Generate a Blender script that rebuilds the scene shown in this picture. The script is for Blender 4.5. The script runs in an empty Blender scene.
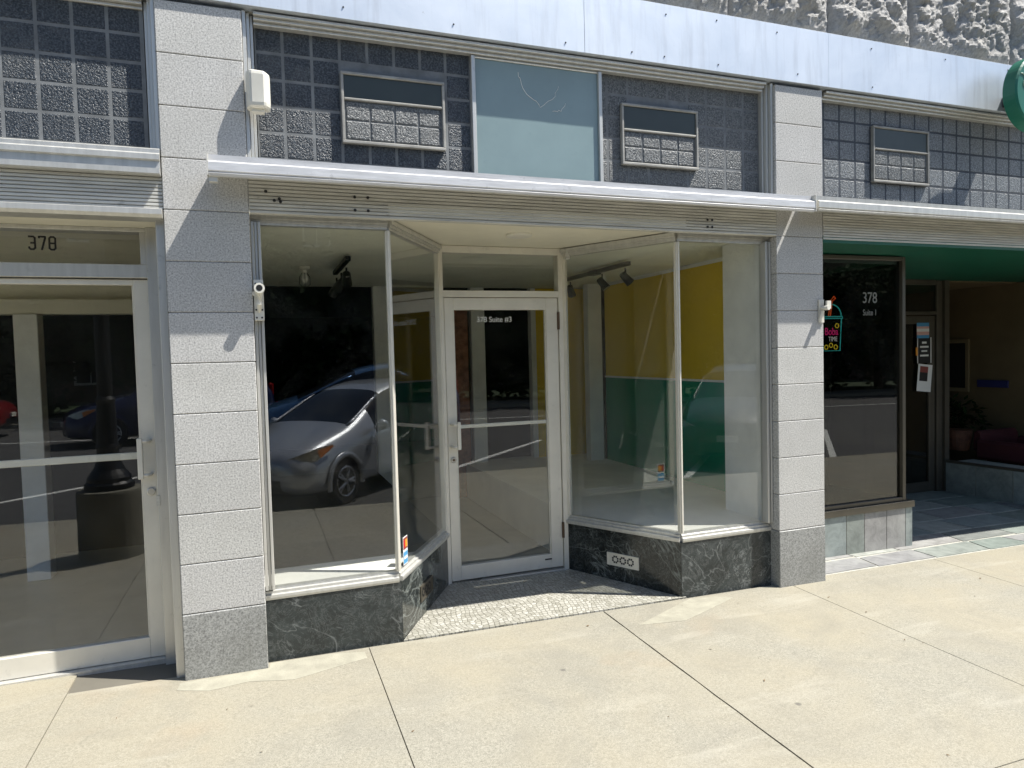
import bpy, bmesh, math, random
from mathutils import Vector, Matrix
R = math.radians
random.seed(7)
SC = bpy.context.scene
COL = SC.collection

# ------------------------------------------------------------------ camera
cam_d = bpy.data.cameras.new('camera')
cam = bpy.data.objects.new('camera', cam_d); COL.objects.link(cam)
SC.camera = cam
cam_d.sensor_fit = 'HORIZONTAL'; cam_d.sensor_width = 36.0
cam_d.lens = 687.7 / 1024.0 * 36.0
cam_d.clip_start = 0.05; cam_d.clip_end = 2000
CAM = Vector((0.4076, -3.7957, 1.2696))
yaw, pit, rol = 0.3528062, -0.0421841, -0.0262628
r0 = Vector((math.cos(yaw), -math.sin(yaw), 0)); f0 = Vector((math.sin(yaw), math.cos(yaw), 0)); u0 = Vector((0, 0, 1))
fw = f0 * math.cos(pit) + u0 * math.sin(pit); up = -f0 * math.sin(pit) + u0 * math.cos(pit)
rt = r0 * math.cos(rol) + up * math.sin(rol); up2 = -r0 * math.sin(rol) + up * math.cos(rol)
M = Matrix((rt, up2, -fw)).transposed().to_4x4(); M.translation = CAM
cam.matrix_world = M

# ------------------------------------------------------------------ world, sun, exposure
W = bpy.data.worlds.new('World'); SC.world = W; W.use_nodes = True
SUN = Vector((0.54, -0.266, 1.0)).normalized()
nt = W.node_tree; nt.nodes.clear()
sky = nt.nodes.new('ShaderNodeTexSky'); sky.sky_type = 'NISHITA'; sky.sun_disc = False
sky.sun_elevation = math.asin(SUN.z); sky.sun_rotation = math.atan2(SUN.x, SUN.y)
sky.dust_density = 1.0; sky.ozone_density = 1.0; sky.air_density = 1.0
bg = nt.nodes.new('ShaderNodeBackground'); bg.inputs[1].default_value = 0.095
wo = nt.nodes.new('ShaderNodeOutputWorld')
nt.links.new(sky.outputs[0], bg.inputs[0]); nt.links.new(bg.outputs[0], wo.inputs[0])
sun_d = bpy.data.lights.new('sun', 'SUN'); sun_d.energy = 5.0; sun_d.angle = R(0.5); sun_d.color = (1.0, 0.96, 0.89)
sun = bpy.data.objects.new('sun', sun_d); COL.objects.link(sun)
sun.rotation_euler = (-SUN).to_track_quat('-Z', 'Y').to_euler(); sun.location = SUN * 40
vs = SC.view_settings
SC.display_settings.display_device = 'sRGB'
vs.view_transform = 'Standard'; vs.look = 'None'; vs.gamma = 1; vs.use_curve_mapping = False
vs.exposure = 0.80
cy = SC.cycles
cy.max_bounces = 12; cy.diffuse_bounces = 5; cy.glossy_bounces = 5; cy.transparent_max_bounces = 24; cy.transmission_bounces = 8
cy.caustics_reflective = False; cy.caustics_refractive = False
cy.sample_clamp_indirect = 6.0
cy.use_denoising = True
try: cy.denoiser = 'OPENIMAGEDENOISE'
except Exception: pass

# ------------------------------------------------------------------ materials
def newmat(name):
    m = bpy.data.materials.new(name); m.use_nodes = True
    n = m.node_tree; n.nodes.clear()
    out = n.nodes.new('ShaderNodeOutputMaterial'); p = n.nodes.new('ShaderNodeBsdfPrincipled')
    n.links.new(p.outputs[0], out.inputs[0])
    return m, n, p, out
def tex(n, kind='noise', scale=10, detail=4, rough=.55, dist=0, co=None, mul=None, ttype='Object'):
    if co is None:
        tc = n.nodes.new('ShaderNodeTexCoord'); co = tc.outputs[ttype]
    if mul:
        mp = n.nodes.new('ShaderNodeMapping'); mp.inputs['Scale'].default_value = mul
        n.links.new(co, mp.inputs[0]); co = mp.outputs[0]
    if kind == 'noise':
        t = n.nodes.new('ShaderNodeTexNoise'); t.inputs['Scale'].default_value = scale
        t.inputs['Detail'].default_value = detail; t.inputs['Roughness'].default_value = rough; t.inputs['Distortion'].default_value = dist
        n.links.new(co, t.inputs['Vector']); return t.outputs['Fac']
    t = n.nodes.new('ShaderNodeTexVoronoi'); t.inputs['Scale'].default_value = scale
    if kind == 'edge': t.feature = 'DISTANCE_TO_EDGE'
    n.links.new(co, t.inputs['Vector'])
    return t.outputs['Color'] if kind == 'cell' else t.outputs['Distance']
def ramp(n, fac, stops):
    r = n.nodes.new('ShaderNodeValToRGB'); e = r.color_ramp.elements
    while len(e) < len(stops): e.new(0.5)
    for el, (p, c) in zip(e, stops):
        el.position = p; el.color = (c[0], c[1], c[2], 1) if not isinstance(c, (int, float)) else (c, c, c, 1)
    n.links.new(fac, r.inputs[0]); return r.outputs[0]
def mix(n, fac, a, b, mode='MIX'):
    x = n.nodes.new('ShaderNodeMix'); x.data_type = 'RGBA'; x.blend_type = mode
    for idx, v in ((0, fac), (6, a), (7, b)):
        sock = x.inputs[idx]
        if isinstance(v, (int, float)): sock.default_value = v if idx == 0 else (v, v, v, 1)
        elif isinstance(v, tuple): sock.default_value = (v[0], v[1], v[2], 1)
        else: n.links.new(v, sock)
    return x.outputs[2]
def bump(n, p, h, strength=.3, dist=.01, prev=None):
    b = n.nodes.new('ShaderNodeBump'); b.inputs['Strength'].default_value = strength; b.inputs['Distance'].default_value = dist
    n.links.new(h, b.inputs['Height'])
    if prev: n.links.new(prev, b.inputs['Normal'])
    n.links.new(b.outputs[0], p.inputs['Normal']); return b.outputs[0]
def simple(name, col, rough=.5, metal=0, var=.12, vscale=3, bscale=0, bstr=.1, spec=None, dirt=0, stretch=None):
    m, n, p, o = newmat(name)
    t = tex(n, 'noise', vscale, 6, .6, mul=stretch)
    lo = tuple(c * (1 - var) for c in col); hi = tuple(min(1, c * (1 + var)) for c in col)
    c = ramp(n, t, [(.3, lo), (.7, hi)])
    if dirt:
        t2 = tex(n, 'noise', 14, 8, .7)
        c = mix(n, ramp(n, t2, [(.6, 0), (.72, dirt)]), c, tuple(x * .35 for x in col))
    n.links.new(c, p.inputs['Base Color'])
    p.inputs['Roughness'].default_value = rough; p.inputs['Metallic'].default_value = metal
    if spec is not None: p.inputs['Specular IOR Level'].default_value = spec
    if bscale: bump(n, p, tex(n, 'noise', bscale, 4), bstr, .01)
    return m
def granite(name, a, b, d, rough, stain):
    m, n, p, o = newmat(name)
    t = tex(n, 'noise', 125, 3, .75)
    c = ramp(n, t, [(.34, d), (.46, a), (.62, b)])
    v = tex(n, 'cell', 230)
    at = n.nodes.new('ShaderNodeAttribute'); at.attribute_name = 'tone'; c = mix(n, .999, c, at.outputs['Color'], 'MULTIPLY') if name == 'granite' else c
    big = tex(n, 'noise', 2.2, 6, .65)
    c = mix(n, ramp(n, big, [(.42, 0), (.75, stain)]), c, (a[0] * .6, a[1] * .6, a[2] * .56))
    st = tex(n, 'noise', 5, 5, .6, mul=(6, 6, .5))
    c = mix(n, ramp(n, st, [(.55, 0), (.8, stain * .8)]), c, (a[0] * .55, a[1] * .54, a[2] * .5))
    n.links.new(c, p.inputs['Base Color']); p.inputs['Roughness'].default_value = rough
    bump(n, p, t, .25, .002)
    return m
MAT = {}
MAT['granite'] = granite('granite', (.50, .495, .48), (.71, .705, .685), (.26, .26, .26), .6, .3)
MAT['granite_dark'] = granite('granite_dark', (.26, .265, .255), (.40, .405, .39), (.13, .13, .13), .45, .5)
MAT['joint'] = simple('joint', (.25, .24, .225), .9)

def concrete():
    m, n, p, o = newmat('concrete')
    f = tex(n, 'noise', 75, 5, .8); g = tex(n, 'noise', 210, 2, .7)
    c = ramp(n, f, [(.34, (.165, .157, .125)), (.5, (.275, .262, .212)), (.66, (.36, .345, .285))])
    c = mix(n, .45, c, ramp(n, g, [(.35, (.12, .114, .092)), (.5, (.27, .257, .21)), (.65, (.43, .41, .345))]))
    big = tex(n, 'noise', .9, 8, .62, .4); c = mix(n, ramp(n, big, [(.38, .0), (.68, .5)]), c, (.34, .298, .205))
    b2 = tex(n, 'noise', 2.3, 8, .7, .8); c = mix(n, ramp(n, b2, [(.48, 0), (.74, .45)]), c, (.19, .18, .148))
    st = tex(n, 'noise', 2.2, 5, .55, .4, mul=(.55, 2.6, 1)); c = mix(n, ramp(n, st, [(.58, 0), (.78, .45)]), c, (.43, .41, .345))
    dr = tex(n, 'noise', 6, 6, .7, 1.5); c = mix(n, ramp(n, dr, [(.62, 0), (.72, .3)]), c, (.15, .14, .115))
    rust = tex(n, 'noise', .55, 5, .6); c = mix(n, ramp(n, rust, [(.6, 0), (.74, .4)]), c, (.36, .25, .14))
    gum = tex(n, 'voronoi', 1.9); c = mix(n, ramp(n, gum, [(.02, .7), (.034, 0)]), c, (.10, .095, .085))
    n.links.new(c, p.inputs['Base Color']); p.inputs['Roughness'].default_value = .85
    bump(n, p, f, .3, .003)
    return m
MAT['concrete'] = concrete()
MAT['cement_sunstreak'] = simple('pale_cement_sunstreak', (.33, .315, .25), .9, 0, .18, 9, 90, .25, dirt=.25)  # shared by the cement repair and the painted sun streak
MAT['crack'] = simple('crack', (.14, .13, .105), .95)
def asphalt():
    m, n, p, o = newmat('asphalt')
    f = tex(n, 'noise', 60, 4, .7); c = ramp(n, f, [(.3, .035), (.7, .075)])
    b = tex(n, 'noise', .4, 6, .6); c = mix(n, ramp(n, b, [(.4, 0), (.7, .5)]), c, (.085, .083, .08))
    n.links.new(c, p.inputs['Base Color']); p.inputs['Roughness'].default_value = .85; bump(n, p, f, .3, .01); return m
MAT['asphalt'] = asphalt()
def marble(name, base, vein):
    m, n, p, o = newmat(name)
    tc = n.nodes.new('ShaderNodeTexCoord')
    w = tex(n, 'noise', 2.5, 6, .7, 1.6, co=tc.outputs['Object'])
    w2 = tex(n, 'noise', 6.5, 8, .72, 2.2, co=tc.outputs['Object'])
    cl = tex(n, 'noise', 9, 8, .7, 1.0, co=tc.outputs['Object'])
    c = ramp(n, cl, [(.3, tuple(x * .45 for x in base)), (.7, tuple(x * 1.7 for x in base))])
    mk = tex(n, 'noise', 2.1, 3, .5, co=tc.outputs['Object']); mask = ramp(n, mk, [(.46, .12), (.6, 1)])
    w3 = tex(n, 'noise', 1.3, 4, .6, .9, co=tc.outputs['Object'], mul=(1, 1, 1.6))
    def vn(f_, a, b, k, col, msk=True):
        v_ = ramp(n, f_, [(a, 0), (.5, k), (b, 0)])
        if msk: v_ = mix(n, 1.0, v_, mask, 'MULTIPLY')
        return mix(n, v_, c, col)
    c = vn(w2, .478, .515, .3, tuple(x * .7 for x in vein), False); c = vn(w, .489, .509, .75, vein); c = vn(w3, .493, .506, .32, vein, False); cs = tex(n, 'noise', 22, 9, .8, 2.5, co=tc.outputs['Object']); c = vn(cs, .47, .52, .35, tuple(x * .8 for x in vein))
    n.links.new(c, p.inputs['Base Color']); p.inputs['Roughness'].default_value = .16
    return m
MAT['marble'] = marble('marble', (.014, .017, .016), (.42, .46, .43))
def dusty_marble():
    m = marble('marble_dusty', (.022, .028, .028), (.36, .38, .37)); m.node_tree.nodes['Principled BSDF'].inputs['Roughness'].default_value = .38; return m
MAT['marble_dusty'] = dusty_marble()
MAT['alu'] = simple('aluminium', (.60, .595, .56), .38, .45, .1, 4, 0, 0, dirt=.35, stretch=(8, 8, .6))
MAT['alu_white'] = simple('aluminium_pale', (.76, .73, .64), .42, .15, .08, 4, dirt=.25)
MAT['alu_bright'] = simple('aluminium_bright', (.72, .72, .72), .42, .35, .16, 7, dirt=.45, stretch=(.8, 9, 9))
MAT['alu_old'] = simple('aluminium_weathered', (.62, .61, .56), .55, .3, .2, 6, dirt=.45, stretch=(.5, 6, 6))
def fascia_mat():
    m, n, p, o = newmat('fascia_metal')
    t = tex(n, 'noise', 1.6, 7, .65, .5); c = ramp(n, t, [(.3, (.60, .665, .745)), (.7, (.76, .81, .865))])
    t2 = tex(n, 'noise', 4, 6, .6, mul=(5, 5, .5)); c = mix(n, ramp(n, t2, [(.50, 0), (.76, .5)]), c, (.46, .49, .53)); t3 = tex(n, 'noise', 26, 7, .7); c = mix(n, ramp(n, t3, [(.66, 0), (.74, .5)]), c, (.3, .3, .3))
    # faint oval left by an older sign
    tc = n.nodes.new('ShaderNodeTexCoord'); sx = n.nodes.new('ShaderNodeSeparateXYZ'); n.links.new(tc.outputs['Object'], sx.inputs[0])
    def mth(op, a, b=None):
        x = n.nodes.new('ShaderNodeMath'); x.operation = op
        for i, v in enumerate((a, b)):
            if v is None: continue
            if isinstance(v, (int, float)): x.inputs[i].default_value = v
            else: n.links.new(v, x.inputs[i])
        return x.outputs[0]
    ex = mth('DIVIDE', mth('SUBTRACT', sx.outputs[0], 4.93), .44); ez = mth('DIVIDE', mth('SUBTRACT', sx.outputs[2], 3.275), .125)
    d = mth('ADD', mth('MULTIPLY', ex, ex), mth('MULTIPLY', ez, ez))
    c = mix(n, ramp(n, d, [(.93, .6), (1.0, 0)]), c, (.52, .65, .70))
    n.links.new(c, p.inputs['Base Color']); p.inputs['Roughness'].default_value = .42; p.inputs['Metallic'].default_value = .45
    bump(n, p, tex(n, 'noise', 2.2, 2), .12, .03)
    return m
MAT['fascia'] = fascia_mat()
def blockglass(name, lo, hi):
    m, n, p, o = newmat(name)
    t = tex(n, 'noise', 105, 3, .65, .3)
    st = tex(n, 'noise', 3.5, 6, .65, 1.2)
    c = ramp(n, t, [(.42, lo), (.68, hi)]); c = mix(n, ramp(n, st, [(.5, 0), (.75, .35)]), c, (.16, .165, .16))
    n.links.new(c, p.inputs['Base Color']); p.inputs['Roughness'].default_value = .33
    p.inputs['Specular IOR Level'].default_value = .55
    bump(n, p, t, 1.0, .0065)
    return m
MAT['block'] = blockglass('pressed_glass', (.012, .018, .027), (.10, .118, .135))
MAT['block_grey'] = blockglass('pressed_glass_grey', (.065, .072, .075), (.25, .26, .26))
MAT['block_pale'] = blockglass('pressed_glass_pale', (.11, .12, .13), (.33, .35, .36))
MAT['mortar_dark'] = simple('dark_mortar', (.055, .065, .08), .7, var=.3, vscale=9)
MAT['alu_dull'] = simple('aluminium_dull', (.33, .325, .30), .6, .2, .25, 8, dirt=.5)
MAT['mortar'] = simple('mortar', (.18, .19, .195), .7, var=.3, vscale=9)
MAT['teal'] = simple('teal_panel', (.24, .325, .335), .14, 0, .12, 1.3, dirt=.1)
MAT['dark_plate'] = simple('dark_plate', (.035, .045, .04), .3)
def glass(name, tint, r0, dust=.02):
    m = bpy.data.materials.new(name); m.use_nodes = True; n = m.node_tree; n.nodes.clear()
    o = n.nodes.new('ShaderNodeOutputMaterial')
    tr = n.nodes.new('ShaderNodeBsdfTransparent'); tr.inputs[0].default_value = (*tint, 1)
    gl = n.nodes.new('ShaderNodeBsdfGlossy'); gl.inputs[0].default_value = (1, 1, 1, 1); gl.inputs['Roughness'].default_value = 0.0
    g = n.nodes.new('ShaderNodeNewGeometry'); dp = n.nodes.new('ShaderNodeVectorMath'); dp.operation = 'DOT_PRODUCT'
    n.links.new(g.outputs['Normal'], dp.inputs[0]); n.links.new(g.outputs['Incoming'], dp.inputs[1])
    def mth(op, a, b=None):
        x = n.nodes.new('ShaderNodeMath'); x.operation = op
        for i, v in enumerate((a, b)):
            if v is None: continue
            if isinstance(v, (int, float)): x.inputs[i].default_value = v
            else: n.links.new(v, x.inputs[i])
        return x.outputs[0]
    ab = mth('ABSOLUTE', dp.outputs['Value']); k = mth('POWER', mth('SUBTRACT', 1.0, ab), 5.0)
    fac = mth('ADD', mth('MULTIPLY', k, 1 - r0), r0)
    mx = n.nodes.new('ShaderNodeMixShader'); n.links.new(fac, mx.inputs[0]); n.links.new(tr.outputs[0], mx.inputs[1]); n.links.new(gl.outputs[0], mx.inputs[2])
    df = n.nodes.new('ShaderNodeBsdfDiffuse'); df.inputs[0].default_value = (.6, .6, .55, 1)
    sp = tex(n, 'voronoi', 16); sm = tex(n, 'noise', 1.8, 8, .7, 1.0)
    a = mth('MULTIPLY', ramp(n, sp, [(.03, 1.0), (.06, 0)]), .35)
    b = mth('MULTIPLY', ramp(n, sm, [(.45, 0), (.8, 1)]), dust)
    mx2 = n.nodes.new('ShaderNodeMixShader'); n.links.new(mth('ADD', mth('MULTIPLY', a, .35), b), mx2.inputs[0])
    n.links.new(mx.outputs[0], mx2.inputs[1]); n.links.new(df.outputs[0], mx2.inputs[2])
    n.links.new(mx2.outputs[0], o.inputs[0])
    return m
MAT['glass'] = glass('window_glass', (.99, .998, .99), .056)
MAT['glass_dark'] = glass('tinted_glass', (.45, .46, .42), .075)
MAT['white_paint'] = simple('white_paint', (.84, .84, .81), .6)
MAT['cream'] = simple('cream_paint', (.80, .77, .64), .7, var=.06, dirt=.12)
MAT['ceiling'] = simple('ceiling_paint', (.82, .82, .70), .7, var=.06)
MAT['yellow'] = simple('yellow_paint', (.84, .60, .055), .6, var=.08, vscale=1)
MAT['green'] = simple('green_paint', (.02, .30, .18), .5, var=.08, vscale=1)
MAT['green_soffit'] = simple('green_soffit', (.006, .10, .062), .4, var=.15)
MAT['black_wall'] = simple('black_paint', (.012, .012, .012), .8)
MAT['floor_in'] = simple('vinyl_floor', (.34, .33, .29), .45, var=.12)
MAT['platform'] = simple('painted_platform', (.80, .79, .74), .5, var=.08)
MAT['carpet'] = simple('dark_carpet', (.075, .075, .068), .9, var=.2, vscale=40)
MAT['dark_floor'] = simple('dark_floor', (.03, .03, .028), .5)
MAT['brown'] = simple('brown_panel', (.30, .13, .075), .6, var=.4, vscale=14)
MAT['brown_dark'] = simple('dark_brown_paint', (.05, .04, .025), .7)
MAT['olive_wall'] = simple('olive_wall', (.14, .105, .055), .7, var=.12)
MAT['frame_tan'] = simple('tan_frame', (.24, .19, .11), .6)
MAT['bronze'] = simple('bronze_frame', (.10, .09, .07), .4, .4, .15)
MAT['black_metal'] = simple('black_metal', (.012, .012, .013), .38, .3)
MAT['black_plastic'] = simple('black_plastic', (.015, .015, .016), .4)
MAT['white_plastic'] = simple('white_plastic', (.72, .70, .62), .45, dirt=.1)
MAT['black_ink'] = simple('black_ink', (.01, .01, .01), .5)
MAT['white_ink'] = simple('white_ink', (.85, .85, .82), .5)
MAT['grey_ink'] = simple('grey_ink', (.22, .22, .20), .5)
MAT['bulb'] = simple('frosted_bulb', (.8, .8, .75), .3)
MAT['steel'] = simple('steel', (.55, .54, .5), .35, .8)
MAT['brass_dull'] = simple('hinge_bronze', (.12, .08, .05), .5, .5)
MAT['pedestal'] = simple('pedestal_concrete', (.20, .19, .15), .9, var=.2, bscale=60, bstr=.3)
MAT['rubber'] = simple('rubber', (.018, .018, .018), .8)
MAT['rim'] = simple('alloy', (.55, .56, .58), .3, .8)
MAT['lens'] = simple('lamp_lens', (.72, .68, .55), .06, .5)
MAT['amber'] = simple('amber_lens', (.75, .22, .02), .15)
MAT['red_lens'] = simple('red_lens', (.35, .01, .01), .15)
MAT['car_glass'] = simple('car_glass', (.012, .016, .022), .04)
MAT['red_fabric'] = simple('red_fabric', (.07, .014, .018), .8)
MAT['blue_plaque'] = simple('blue_plaque', (.03, .035, .14), .5)
MAT['leaf_dark'] = simple('leaf_dark', (.018, .036, .011), .8, var=.5, vscale=1.2, spec=.1)
MAT['leaf_mid'] = simple('leaf_mid', (.028, .05, .014), .8, var=.5, vscale=1.2, spec=.1)
MAT['bark'] = simple('bark', (.11, .085, .06), .9, bscale=20, bstr=.5)
MAT['stucco'] = simple('stucco', (.62, .58, .48), .85, var=.08)
MAT['dark_brick'] = simple('dark_brick', (.10, .06, .045), .9, var=.25, vscale=6)
MAT['roof_tile'] = simple('roof_tile', (.22, .12, .08), .8, var=.3)
MAT['paint_line'] = simple('road_paint', (.72, .72, .68), .7, dirt=.2)
MAT['grass'] = simple('lawn', (.022, .045, .012), .9, var=.4, vscale=4)
def carpaint(name, col, metal=.5, rough=.28):
    m = simple(name, col, rough, metal, .03); p = m.node_tree.nodes['Principled BSDF']; p.inputs['Coat Weight'].default_value = .8; p.inputs['Coat Roughness'].default_value = .04; return m
MAT['silver_paint'] = carpaint('silver_paint', (.50, .53, .57))
MAT['blue_paint'] = carpaint('blue_paint', (.07, .17, .34))
MAT['navy_paint'] = carpaint('navy_paint', (.01, .015, .07))
MAT['black_paint_car'] = carpaint('black_car_paint', (.015, .015, .018))
MAT['red_paint'] = carpaint('red_car_paint', (.25, .015, .02), .3)
def neon(name, col, s):
    m, n, p, o = newmat(name); p.inputs['Base Color'].default_value = (*col, 1)
    p.inputs['Emission Color'].default_value = (*col, 1); p.inputs['Emission Strength'].default_value = s; return m
MAT['neon_teal'] = neon('neon_teal', (.06, .55, .60), .55); MAT['neon_pink'] = neon('neon_pink', (.8, .03, .25), .6)
MAT['neon_yellow'] = neon('neon_yellow', (.85, .65, .06), .6); MAT['neon_white'] = neon('neon_white', (.8, .75, .85), .6); MAT['neon_orange'] = neon('neon_orange', (.85, .16, .05), .6)
def stone_mat():
    m, n, p, o = newmat('rough_stone')
    t = tex(n, 'noise', 38, 9, .75); b = tex(n, 'noise', 3, 6, .6)
    c = ramp(n, t, [(.3, (.28, .275, .26)), (.6, (.52, .51, .49))]); c = mix(n, ramp(n, b, [(.45, 0), (.75, .4)]), c, (.30, .28, .24))
    n.links.new(c, p.inputs['Base Color']); p.inputs['Roughness'].default_value = .9; bump(n, p, t, .9, .02); return m
MAT['stone'] = stone_mat()
def mosaic():
    m, n, p, o = newmat('mosaic_tile')
    tc = n.nodes.new('ShaderNodeTexCoord'); w = tex(n, 'noise', 2.0, 2, .5, co=tc.outputs['Object'])
    ad = n.nodes.new('ShaderNodeVectorMath'); ad.operation = 'MULTIPLY_ADD'
    cmb = n.nodes.new('ShaderNodeCombineXYZ'); n.links.new(w, cmb.inputs[0]); n.links.new(w, cmb.inputs[1])
    n.links.new(cmb.outputs[0], ad.inputs[0]); ad.inputs[1].default_value = (.25, .25, 0); n.links.new(tc.outputs['Object'], ad.inputs[2])
    def vor(feat):
        t = n.nodes.new('ShaderNodeTexVoronoi'); t.voronoi_dimensions = '2D'; t.feature = feat; t.inputs['Scale'].default_value = 34; t.inputs['Randomness'].default_value = .45; n.links.new(ad.outputs[0], t.inputs['Vector']); return t
    e = vor('DISTANCE_TO_EDGE').outputs['Distance']; cell = vor('F1').outputs['Color']
    bw = n.nodes.new('ShaderNodeRGBToBW'); n.links.new(cell, bw.inputs[0])
    c = ramp(n, bw.outputs[0], [(.1, (.28, .27, .225)), (.5, (.385, .375, .325)), (.9, (.48, .47, .42))])
    d = tex(n, 'noise', 3, 7, .65); c = mix(n, ramp(n, d, [(.45, 0), (.75, .4)]), c, (.24, .23, .19))
    c = mix(n, ramp(n, e, [(.05, .9), (.10, 0)]), c, (.13, .125, .10))
    n.links.new(c, p.inputs['Base Color']); p.inputs['Roughness'].default_value = .5; bump(n, p, ramp(n, e, [(.03, 0), (.12, 1)]), .4, .003); return m
MAT['mosaic'] = mosaic()
def slate():
    m, n, p, o = newmat('slate')
    at = n.nodes.new('ShaderNodeAttribute'); at.attribute_name = 'tone'
    t = tex(n, 'noise', 9, 8, .7, .6); c = mix(n, .75, at.outputs['Color'], ramp(n, t, [(.3, .35), (.7, .8)]), 'OVERLAY')
    w = tex(n, 'noise', 3, 6, .6, 1); c = mix(n, ramp(n, w, [(.5, 0), (.7, .35)]), c, (.42, .43, .40))
    n.links.new(c, p.inputs['Base Color']); p.inputs['Roughness'].default_value = .55; bump(n, p, t, .3, .006); return m
MAT['slate'] = slate()
MAT['grout'] = simple('grout', (.42, .41, .36), .9, var=.2, vscale=20)

# ------------------------------------------------------------------ mesh helpers
class MB:
    def __init__(s): s.v = []; s.f = []; s.t = []; s.tone = None
    def _a(s, vs, fs):
        b = len(s.v); s.v += [tuple(x) for x in vs]; s.f += [tuple(i + b for i in f) for f in fs]; s.t += [s.tone] * len(fs); return s
    def box(s, x0, y0, z0, x1, y1, z1):
        return s._a([(x0, y0, z0), (x1, y0, z0), (x1, y1, z0), (x0, y1, z0), (x0, y0, z1), (x1, y0, z1), (x1, y1, z1), (x0, y1, z1)],
                    [(0, 3, 2, 1), (4, 5, 6, 7), (0, 1, 5, 4), (1, 2, 6, 5), (2, 3, 7, 6), (3, 0, 4, 7)])
    def prism(s, pts, z0, z1):      # plan polygon (counter-clockwise), z0/z1 floats or functions of (x, y)
        g0 = z0 if callable(z0) else (lambda x, y: z0); g1 = z1 if callable(z1) else (lambda x, y: z1)
        k = len(pts); vs = [(x, y, g0(x, y)) for x, y in pts] + [(x, y, g1(x, y)) for x, y in pts]
        return s._a(vs, [tuple(range(k - 1, -1, -1)), tuple(range(k, 2 * k))] + [(i, (i + 1) % k, k + (i + 1) % k, k + i) for i in range(k)])
    def sweep(s, prof, a, b):       # profile [(out, z)] extruded from plan point a to b; out is towards the right-hand side of a->b
        a = Vector(a); b = Vector(b); d = (b - a).normalized(); nrm = Vector((d.y, -d.x)); k = len(prof)
        vs = [(p.x + nrm.x * o, p.y + nrm.y * o, z) for p in (a, b) for o, z in prof]
        return s._a(vs, [tuple(range(k)), tuple(range(2 * k - 1, k - 1, -1))] + [(i, k + i, k + (i + 1) % k, (i + 1) % k) for i in range(k)])
    def wall(s, a, b, t, z0, z1):   # thin slab from a to b in plan, thickness t centred
        a = Vector(a); b = Vector(b); d = (b - a).normalized(); q = Vector((d.y, -d.x)) * t / 2
        return s.prism([a + q, b + q, b - q, a - q], z0, z1)
    def tube(s, pts, r, seg=10, caps=True):
        pts = [Vector(p) for p in pts]; rs = r if isinstance(r, (list, tuple)) else [r] * len(pts); vs = []
        for i, p in enumerate(pts):
            d = (pts[min(i + 1, len(pts) - 1)] - pts[max(i - 1, 0)]).normalized()
            x = d.cross(Vector((0, 0, 1)) if abs(d.z) < .9 else Vector((1, 0, 0))).normalized(); y = d.cross(x)
            vs += [p + (x * math.cos(2 * math.pi * k / seg) + y * math.sin(2 * math.pi * k / seg)) * rs[i] for k in range(seg)]
        fs = [(i * seg + k, i * seg + (k + 1) % seg, (i + 1) * seg + (k + 1) % seg, (i + 1) * seg + k) for i in range(len(pts) - 1) for k in range(seg)]
        if caps: fs += [tuple(range(seg - 1, -1, -1)), tuple(range((len(pts) - 1) * seg, len(pts) * seg))]
        return s._a(vs, fs)
    def lathe(s, prof, c=(0, 0, 0), seg=24, axis='z'):
        vs = []
        for r_, h in prof:
            for k in range(seg):
                a = 2 * math.pi * k / seg; x, y = r_ * math.cos(a), r_ * math.sin(a)
                vs.append({'z': (c[0] + x, c[1] + y, c[2] + h), 'y': (c[0] + x, c[1] + h, c[2] + y), 'x': (c[0] + h, c[1] + x, c[2] + y)}[axis])
        n = len(prof)
        fs = [(i * seg + k, i * seg + (k + 1) % seg, (i + 1) * seg + (k + 1) % seg, (i + 1) * seg + k) for i in range(n - 1) for k in range(seg)]
        fs += [tuple(range(seg - 1, -1, -1)), tuple(range((n - 1) * seg, n * seg))]
        return s._a(vs, fs)
    def build(s, name, mat, parent=None, bevel=0, smooth=False, label=None, xf=None, kind=None):
        off = Vector((0, 0, 0))
        if parent is not None and root_of(parent).get('_world', 1) == 1:
            off = parent_world(parent)
        me = bpy.data.meshes.new(name)
        vs = s.v if xf is None else [tuple(xf @ Vector(v)) for v in s.v]
        me.from_pydata([(v[0] - off.x, v[1] - off.y, v[2] - off.z) for v in vs], [], s.f)
        bm = bmesh.new(); bm.from_mesh(me); bmesh.ops.recalc_face_normals(bm, faces=bm.faces)
        lay = None
        if any(t is not None for t in s.t):
            bm.faces.ensure_lookup_table(); lay = bm.loops.layers.float_color.new('tone')
            for f_, t in zip(bm.faces, s.t):
                for l in f_.loops: l[lay] = (*(t or (.3, .3, .3)), 1)
        if bevel: bmesh.ops.bevel(bm, geom=list(bm.edges), offset=bevel, segments=1, affect='EDGES', clamp_overlap=True)
        if smooth:
            for f_ in bm.faces: f_.smooth = True
        bm.to_mesh(me); bm.free()
        me.materials.append(MAT[mat] if isinstance(mat, str) else mat)
        o = bpy.data.objects.new(name, me); COL.objects.link(o)
        if parent is not None: o.parent = parent
        else:
            pass
        if label: o['label'] = label
        if kind: o['kind'] = kind
        return o
def each(name, mat, parent, n, fn, **kw):
    out = []
    for i in range(n):
        m = MB(); fn(m, i); out.append(m.build(name, mat, parent, **kw))
    return out
def root_of(p):
    while p.parent is not None: p = p.parent
    return p
def parent_world(p):
    v = Vector(p.location)
    while p.parent is not None: p = p.parent; v = v + Vector(p.location)
    return v
def thing(name, label, cat, loc=(0, 0, 0), group=None, rotz=0, local=False):
    o = bpy.data.objects.new(name, None); COL.objects.link(o); o.location = loc; o.rotation_euler = (0, 0, rotz)
    o.empty_display_size = .1; o['label'] = label; o['category'] = cat
    if group: o['group'] = group
    if local: o['_world'] = 0
    return o
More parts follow.
